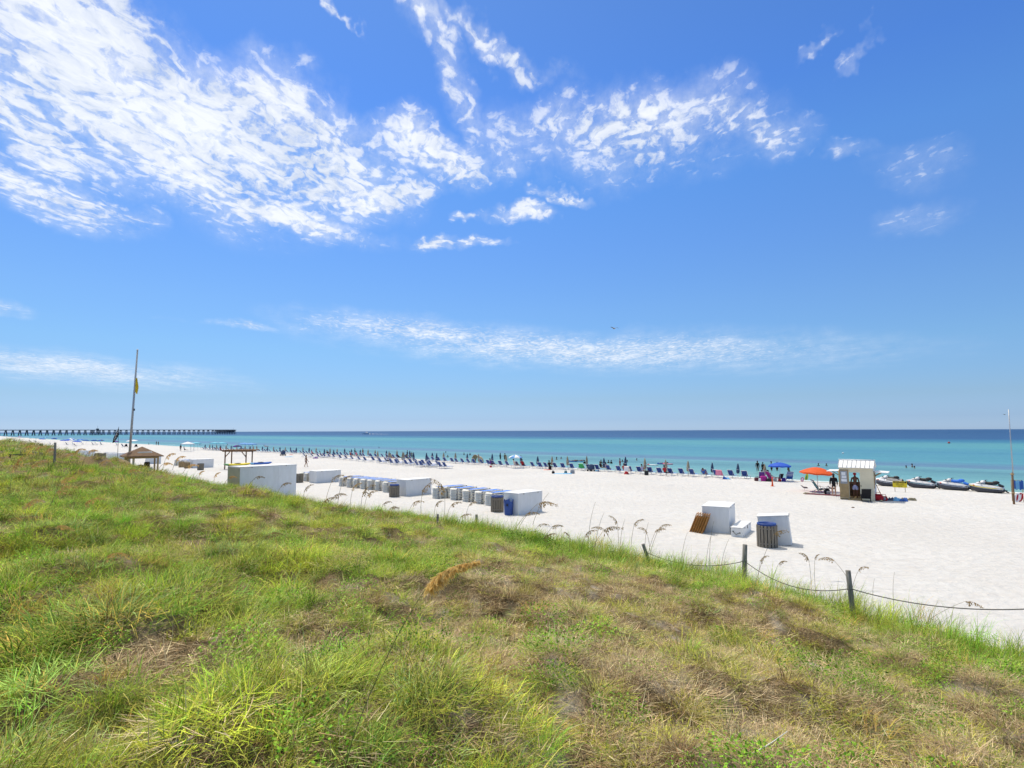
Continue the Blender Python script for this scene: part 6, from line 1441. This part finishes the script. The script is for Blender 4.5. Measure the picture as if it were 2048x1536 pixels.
gull(G(1609, 980.3), 1.0, 'gull standing on the sand left of the teal sling chair', sc=1.3); gull(G(1664 - 1, 982), 1.2, 'gull standing between the black backpack and the woman in black', sc=1.3)
gull(P(1228, 661, 60), .5, 'tiny bird flying across the thin cloud band', True, 1.2); gull(P(2009, 831, 60), .3, 'tiny bird flying left of the thin right pole', True, .5)
tag(MB().ell((0, 0, .02), (.10, .05, .04), 8, 5, bump=.2).build('driftwood_bit', BROWNW), 'tiny dark fragment lying on the open sand before the hut', 'debris').location = G(1706, 1015.5)

# ------------------------------------------------------------------ dune posts and ropes
def dpost(x, yb, xt, yt, wpx, label):
    p = DG(x, yb); tp = P(xt, yt, p.y); v = tp - p; r = wpx / 2 / 1150 * p.y * .86
    t = thing('rope_post', label, 'post', p, 0, 'posts of the dune rope line')
    q = MB(); q.tube([-v * .25, v * .0, v * .5, v], [r, r, r * .97, r * .93], 12); q.build('shaft', POSTW, t)
    q = MB(); rr = v * .60; q.tube([rr - Vector((r * 1.1, 0, 0)), rr + Vector((0, -r * 1.1, .01)), rr + Vector((r * 1.1, 0, 0)), rr + Vector((0, r * 1.1, -.01)), rr - Vector((r * 1.1, 0, 0))], .012, 5); q.build('rope_loop', ROPE, t)
    return p, v
pA, vA = dpost(1488, 1172, 1490, 1089, 11, 'upright weathered rope post right of centre, in front of the low chest')
pB, vB = dpost(1707, 1236, 1696, 1141, 11.5, 'nearest weathered rope post, leaning slightly left above the grass')
pC, vC = dpost(1300, 1128, 1286, 1088, 8, 'short rope post leaning strongly left, half sunk in grass')
dpost(953, 1050, 953, 1029, 6.5, 'low rope post stub below the plain blue bin'); dpost(875, 1046, 875.5, 1028, 5, 'low rope post stub below the middle stacked loungers')
dpost(109, 927, 110.5, 885, 5, 'lone dark post on the left dune crest')
for i, (x, y) in enumerate([(41, 905.5), (50, 906), (58, 907), (66, 907.5), (72, 908), (80, 909), (84, 909.5)]): dpost(x, y + 4, x, y - 5, 1.8, 'thin distant stake on the left dune crest, %s from the left' % ordw(i + 1))
def ropeline(a, b, sag, label):
    t = tag(MB().tube([a.lerp(b, i / 24) - Vector((0, 0, sag * 4 * (i / 24) * (1 - i / 24))) for i in range(25)], .012, 6).build('rope', ROPE), label, 'rope', 'sagging ropes between dune posts'); return t
def att(p, v, f=.6): return p + v * f
ropeline(att(pA, vA), att(pB, vB, .62), .36, 'rope sagging between the two nearest dune posts')
e = P(2200, 1204, 11.5); ropeline(att(pB, vB, .62), e, .30, 'rope running from the nearest post out past the right edge')
ropeline(att(pC, vC), att(pA, vA), .30, 'rope from the strongly leaning post to the upright post')
q = DG(30, 916); t = thing('plank', 'dark weathered plank lying on the left dune crest', 'plank', q + Vector((0, 0, .22)), .1); b = MB(); b.box((0, 0, 0), (.85, .16, .05)); b.build('board', DARK, t); b = MB(); [b.box((s * .32, 0, -.12), (.06, .10, .2)) for s in (-1, 1)]; b.build('foot', DARK, t)
q = P(1535, 1445, 5.4); q.z = float(dune_z(q.x, q.y)) + .10
tag(MB().tube([(-.17, -.05, -.02), (-.05, -.02, .015), (.06, .02, .05), (.20, .05, .12)], [.006, .006, .005, .003], 6).build('dry_twig', CREAM), 'pale bare twig lying across the dry grass near the bottom right', 'twig').location = q

# ------------------------------------------------------------------ sea oats
so_rnd = random.Random(21)
def sea_oat(hx, hy, bx, by, hl, label, group='sea oats along the dune edge', golden=False, D=None, dens=1.0, droop=1.0, head=True, stemr=None, seedm=None):
    base = DG(bx, by) if D is None else P(bx, by, D)
    tip = P(hx, hy, base.y + so_rnd.uniform(-.2, .2)); o = base; v = tip - o
    sc = base.y / 1150.0; hlm = hl * sc
    t = thing('sea_oat', label, 'sea oat', o, 0, group)
    s_ = 1 if hx >= bx else -1
    Lh = v.length; mid1 = v * .35 + Vector((-s_ * .05 * Lh, 0, .04 * Lh)); mid2 = v * .72 + Vector((-s_ * .045 * Lh, 0, .05 * Lh))
    pts = []
    for i in range(11):
        f = i / 10; a = (1 - f) ** 3; b_ = 3 * f * (1 - f) ** 2; c_ = 3 * f * f * (1 - f); d_ = f ** 3
        pts.append(mid1 * b_ + mid2 * c_ + v * d_)
    r = stemr or max(.0018, .36 * sc)
    q = MB(); m_n = 11 if not head else 9
    q.tube([Vector((0, 0, -.05))] + pts[1:m_n], [r * (1.2 - .6 * i / 10) for i in range(m_n)], 4); q.build('stem', DSTEM if not golden else STEM, t)
    if not head: return t
    # panicle: arching axis continuing past the stem tip
    ax = []; dirv = (pts[-1] - pts[-3]).normalized(); pcur = pts[-3].copy(); n = 12 if not golden else 22
    for i in range(n + 1):
        ax.append(pcur.copy()); dirv = (dirv + Vector((s_ * .05, so_rnd.uniform(-.03, .03), -.11 * droop)) * (12 / n)).normalized(); pcur = pcur + dirv * hlm / n
    q = MB(); rr = so_rnd
    q.tube(ax, r * .55, 3)
    for i in range(1, n + 1):
        k = int((5 if golden else 4.5) * dens + rr.random())
        for _ in range(k):
            f = i / n; bl = hlm * (.36 * (1 - f * .7)) * rr.uniform(.5, 1.15) * (1 if not golden else .62)
            d = Vector((rr.uniform(-.5, .9) * s_, rr.uniform(-.6, .6), rr.uniform(-1.15, -.1 if i < n - 2 else .3))).normalized()
            w_ = max(bl * .11, .62 * sc) if not golden else .0042; sd_ = d.cross(Vector((rr.uniform(-1, 1), rr.uniform(-1, 1), .3))).normalized() * w_
            a0 = ax[i]; m_ = a0 + d * bl * .35
            ns = 2 if not golden else 4
            for j in range(ns):
                c0 = a0 + d * bl * (j / ns) + Vector((0, 0, -.1 * bl * j / ns)); c1 = c0 + (d + Vector((rr.uniform(-.4, .4), rr.uniform(-.4, .4), -.35))).normalized() * bl * .5
                mm_ = (c0 + c1) / 2; q.add([c0, mm_ + sd_, c1, mm_ - sd_], [(0, 1, 2, 3)])
    q.build('seed_head', seedm or (SEEDG if golden else SEED), t); return t
# large golden one close to the camera
sea_oat(905, 1106, 688, 1530, 108, 'big golden sea oat arching close to the camera in the middle', D=3.9, golden=True, dens=6.5, droop=.55, stemr=.0028, seedm=mat('bright_gold_seed', (.92, .62, .24), .7, .3, 30, trans=.45, col2=(.88, .55, .18)))
OATS = [  # head x, y, base x, y, head length px, text
    (1560, 1050, 1508, 1180, 34, 'dry sea oat head hanging in front of the slatted bin at right'), (1524, 1112, 1516, 1175, 22, 'thin upright sea oat just right of the upright rope post'), (1563, 1118, 1540, 1180, 18, 'small sea oat head between the slatted bin and the nearest post'),
    (1614, 1106, 1622, 1190, 26, 'bushy sea oat left of the nearest post'), (1632, 1103, 1632, 1188, 12, 'small spiky sea oat close right of the bushy one'), (1658, 1112, 1697, 1160, 28, 'sea oat drooping left toward the nearest post'), (1722, 1132, 1704, 1180, 20, 'sea oat head drooping right of the nearest post'), (1950, 1197, 1850, 1245, 34, 'sea oat lying along the rope at right'),
    (1232, 1036, 1236, 1100, 20, 'upright tip of a forked sea oat left of centre sand'), (1215, 1052, 1180, 1110, 40, 'large sea oat leaning right, its head draped low'), (1200, 1050, 1232, 1105, 26, 'curved sea oat arching left over its neighbour'), (1272, 1040, 1262, 1100, 22, 'narrow straight sea oat on the open sand background'), (1290, 1056, 1300, 1102, 20, 'small drooping sea oat left of the leaning post'), (1325, 1046, 1300, 1110, 26, 'sea oat arching right above the leaning post'), (1316, 1055, 1296, 1110, 22, 'lower sea oat arching right above the leaning post'),
    (1175, 1062, 1160, 1112, 26, 'sea oat with two small drooping heads at the dune corner'), (1137, 1066, 1138, 1112, 14, 'straight dark sea oat spike at the dune corner'), (1110, 1048, 1085, 1085, 24, 'sea oat drooping right below the white box shadow'), (1082, 1046, 1060, 1080, 22, 'sea oat drooping over the leafy bush'), (1090, 1075, 1085, 1100, 28, 'low tangled sea oat right of the leafy bush'),
    (1085, 1000, 1040, 1050, 40, 'large sea oat crossing the right side of the white box by the blue bin'), (1060, 1022, 1030, 1060, 26, 'sea oat below the large one at the same white box'), (905, 1006, 892, 1040, 24, 'sea oat in front of the stacked loungers, drooping left'), (941, 1005, 930, 1040, 16, 'small sea oat in front of the stacked loungers'), (925, 1030, 915, 1050, 22, 'low sea oat between the two post stubs'), (873, 1005, 868, 1040, 18, 'sea oat just left of the stacked loungers by the middle box'), (887, 973, 888, 1040, 40, 'tall narrow sea oat standing against the stacked loungers'), (847, 975, 842, 1035, 34, 'tall narrow sea oat crossing the middle white box'),
    (830, 1002, 815, 1030, 24, 'sea oat below the middle white box drooping right'), (727, 982, 722, 1025, 32, 'tall dark sea oat below the farther stacked loungers'), (708, 970, 700, 1022, 22, 'golden topped sea oat against the farther stacked loungers'), (737, 986, 728, 1022, 24, 'slanting sea oat right of the tall dark one'), (670, 950, 650, 1010, 26, 'slender sea oat crossing the second white box'), (690, 952, 675, 1010, 20, 'curved sea oat at the right end of the second white box'), (612, 975, 606, 1005, 18, 'small sea oat right of the longest cabinet'), (672, 988, 655, 1015, 26, 'arching sea oat below the second white box'), (650, 1000, 640, 1020, 30, 'low brown sea oat at the dune edge below the second box'), (770, 1004, 760, 1028, 16, 'tiny drooping sea oat below the farther bin'), (785, 1013, 775, 1030, 18, 'low arching sea oat in the short grass right of it'),
    (518, 949, 485, 990, 18, 'sea oat in front of the white face of the longest cabinet, upper left'), (567, 966, 552, 995, 18, 'sea oat in front of the white face of the longest cabinet, right'), (508, 980, 500, 992, 10, 'low seed head at the foot of the longest cabinet'), (462, 951, 445, 975, 16, 'golden sea oat in front of the olive end panel'),
    (430, 950, 428, 968, 14, 'small sea oat on the sand left of the longest cabinet'), (400, 945, 398, 960, 12, 'small sea oat below the small distant bin'), (355, 915, 345, 940, 22, 'golden sea oat standing before the far stacked loungers'), (335, 910, 325, 940, 20, 'sea oat left of the far stacked loungers'), (378, 930, 365, 948, 22, 'golden sea oat drooping over the brown bins'), (330, 925, 315, 940, 18, 'low sea oat right of the gazebo'),
    (60, 1000, 45, 1060, 40, 'long arching sea oat on the left slope'), (120, 975, 90, 1040, 44, 'golden drooping sea oat on the left slope, centre'), (30, 925, 20, 990, 46, 'tall bushy golden sea oat at the left edge'), (70, 925, 40, 985, 34, 'drooping golden sea oat near the left edge'), (128, 955, 100, 1020, 34, 'lower golden sea oat right of the left edge clump'), (175, 1000, 140, 1060, 40, 'sea oat arching to the right in the left grass'), (230, 1100, 150, 1180, 42, 'long drooping sea oat in the middle left grass'),
    (555, 1058, 470, 1120, 36, 'lone arching sea oat in the middle of the green slope'), (262, 938, 240, 965, 22, 'small arching sea oat below the flagpole'), (205, 922, 190, 945, 16, 'small sea oat on the crest left of the feather flag'), (180, 900, 165, 928, 22, 'tall sea oat on the crest against the white sand'), (155, 898, 140, 925, 22, 'slanting sea oat on the crest right of the dark post'), (135, 908, 120, 928, 18, 'leaning sea oat just right of the dark post'), (95, 898, 85, 922, 18, 'thin sea oat left of the dark post'), (75, 895, 62, 918, 18, 'thin slanting sea oat farther left of the dark post'), (52, 892, 40, 912, 18, 'thin sea oat near the tiny brown bin'), (128, 1045, 60, 1100, 38, 'golden arching sea oat with long stem in left grass')]
for hx, hy, bx, by, hl, lb in OATS:
    left = hx < 480
    sea_oat(hx, hy, bx, by, hl * (1.0 if hl > 20 else 1.1), lb, seedm=(SEEDG if left or 'golden' in lb else SEED), dens=1.3 if left else 1.0)
# bare stalks
for i, (hx, hy, bx, by, lb) in enumerate([(733, 1052, 718, 1200, 'tall dark bare stalk in the middle of the green slope'), (884, 1035, 880, 1080, 'dark bare stalk above the golden sea oat'), (1191, 1004, 1176, 1100, 'long thin bare stalk against the open sand, tallest of the group'), (1208, 1026, 1190, 1100, 'thin bare stalk right of the tallest one'), (1250, 1038, 1240, 1105, 'thin pale bare stalk left of the narrow sea oat'), (1098, 985, 1065, 1050, 'thin slanting bare stalk right of the white box'), (1297, 1045, 1290, 1105, 'faint bare stalk between two drooping heads'), (1428, 1042, 1420, 1150, 'bare stalk before the upright cabinet'), (1422, 1072, 1412, 1150, 'second bare stalk below the upright cabinet'), (1458, 1078, 1440, 1150, 'slanting bare stalk left of the upright rope post'), (1749, 1157, 1747, 1215, 'straight bare stalk right of the nearest post'), (1789, 1144, 1789, 1225, 'taller straight bare stalk far right of the nearest post'), (1375, 1065, 1362, 1140, 'bare stalk below the folded chairs'), (1320, 1100, 1318, 1140, 'short bare stalk right of the leaning post')]):
    sea_oat(hx, hy, bx, by, 10, lb, 'bare stalks above the dune grass', head=False)

# finish text and people
dg = bpy.context.evaluated_depsgraph_get()
for o, m, parent, loc, rot, name in TEXTS:
    me = bpy.data.meshes.new_from_object(o.evaluated_get(dg)); bpy.data.objects.remove(o); me.materials.clear(); me.materials.append(m)
    n_ = bpy.data.objects.new(name, me); C.objects.link(n_); n_.parent = parent; n_.location = loc; n_.rotation_euler = rot
bake_people()
SPLIT = {'handle', 'hinge', 'brace', 'badge', 'paper_notice', 'hoop', 'stake', 'clamp', 'bracket', 'foot', 'roof_rib', 'stripe', 'bumper_stripe', 'beam', 'corner_brace'}
def split_loose(o):
    me = o.data; n = len(me.vertices); par = list(range(n))
    def fd(a):
        while par[a] != a: par[a] = par[par[a]]; a = par[a]
        return a
    for p_ in me.polygons:
        vs = list(p_.vertices); r0 = fd(vs[0])
        for v_ in vs[1:]:
            r1 = fd(v_)
            if r1 != r0: par[r1] = r0
    groups = {}
    for p_ in me.polygons: groups.setdefault(fd(p_.vertices[0]), []).append(p_)
    if len(groups) < 2: return
    co = [v_.co.copy() for v_ in me.vertices]; base = o.name.split('.')[0]; first_ = True
    for g_ in groups.values():
        ids = sorted({i for p_ in g_ for i in p_.vertices}); mp_ = {i: k for k, i in enumerate(ids)}
        m2 = bpy.data.meshes.new(base); m2.from_pydata([co[i] for i in ids], [], [[mp_[i] for i in p_.vertices] for p_ in g_]); m2.polygons.foreach_set('use_smooth', [p_.use_smooth for p_ in g_])
        for mm__ in me.materials: m2.materials.append(mm__)
        if first_: o.data = m2; first_ = False
        else: c_ = o.copy(); c_.data = m2; C.objects.link(c_); c_.parent = o.parent
for o_ in list(scene.objects):
    if o_.type == 'MESH' and o_.parent and o_.name.split('.')[0] in SPLIT: split_loose(o_)
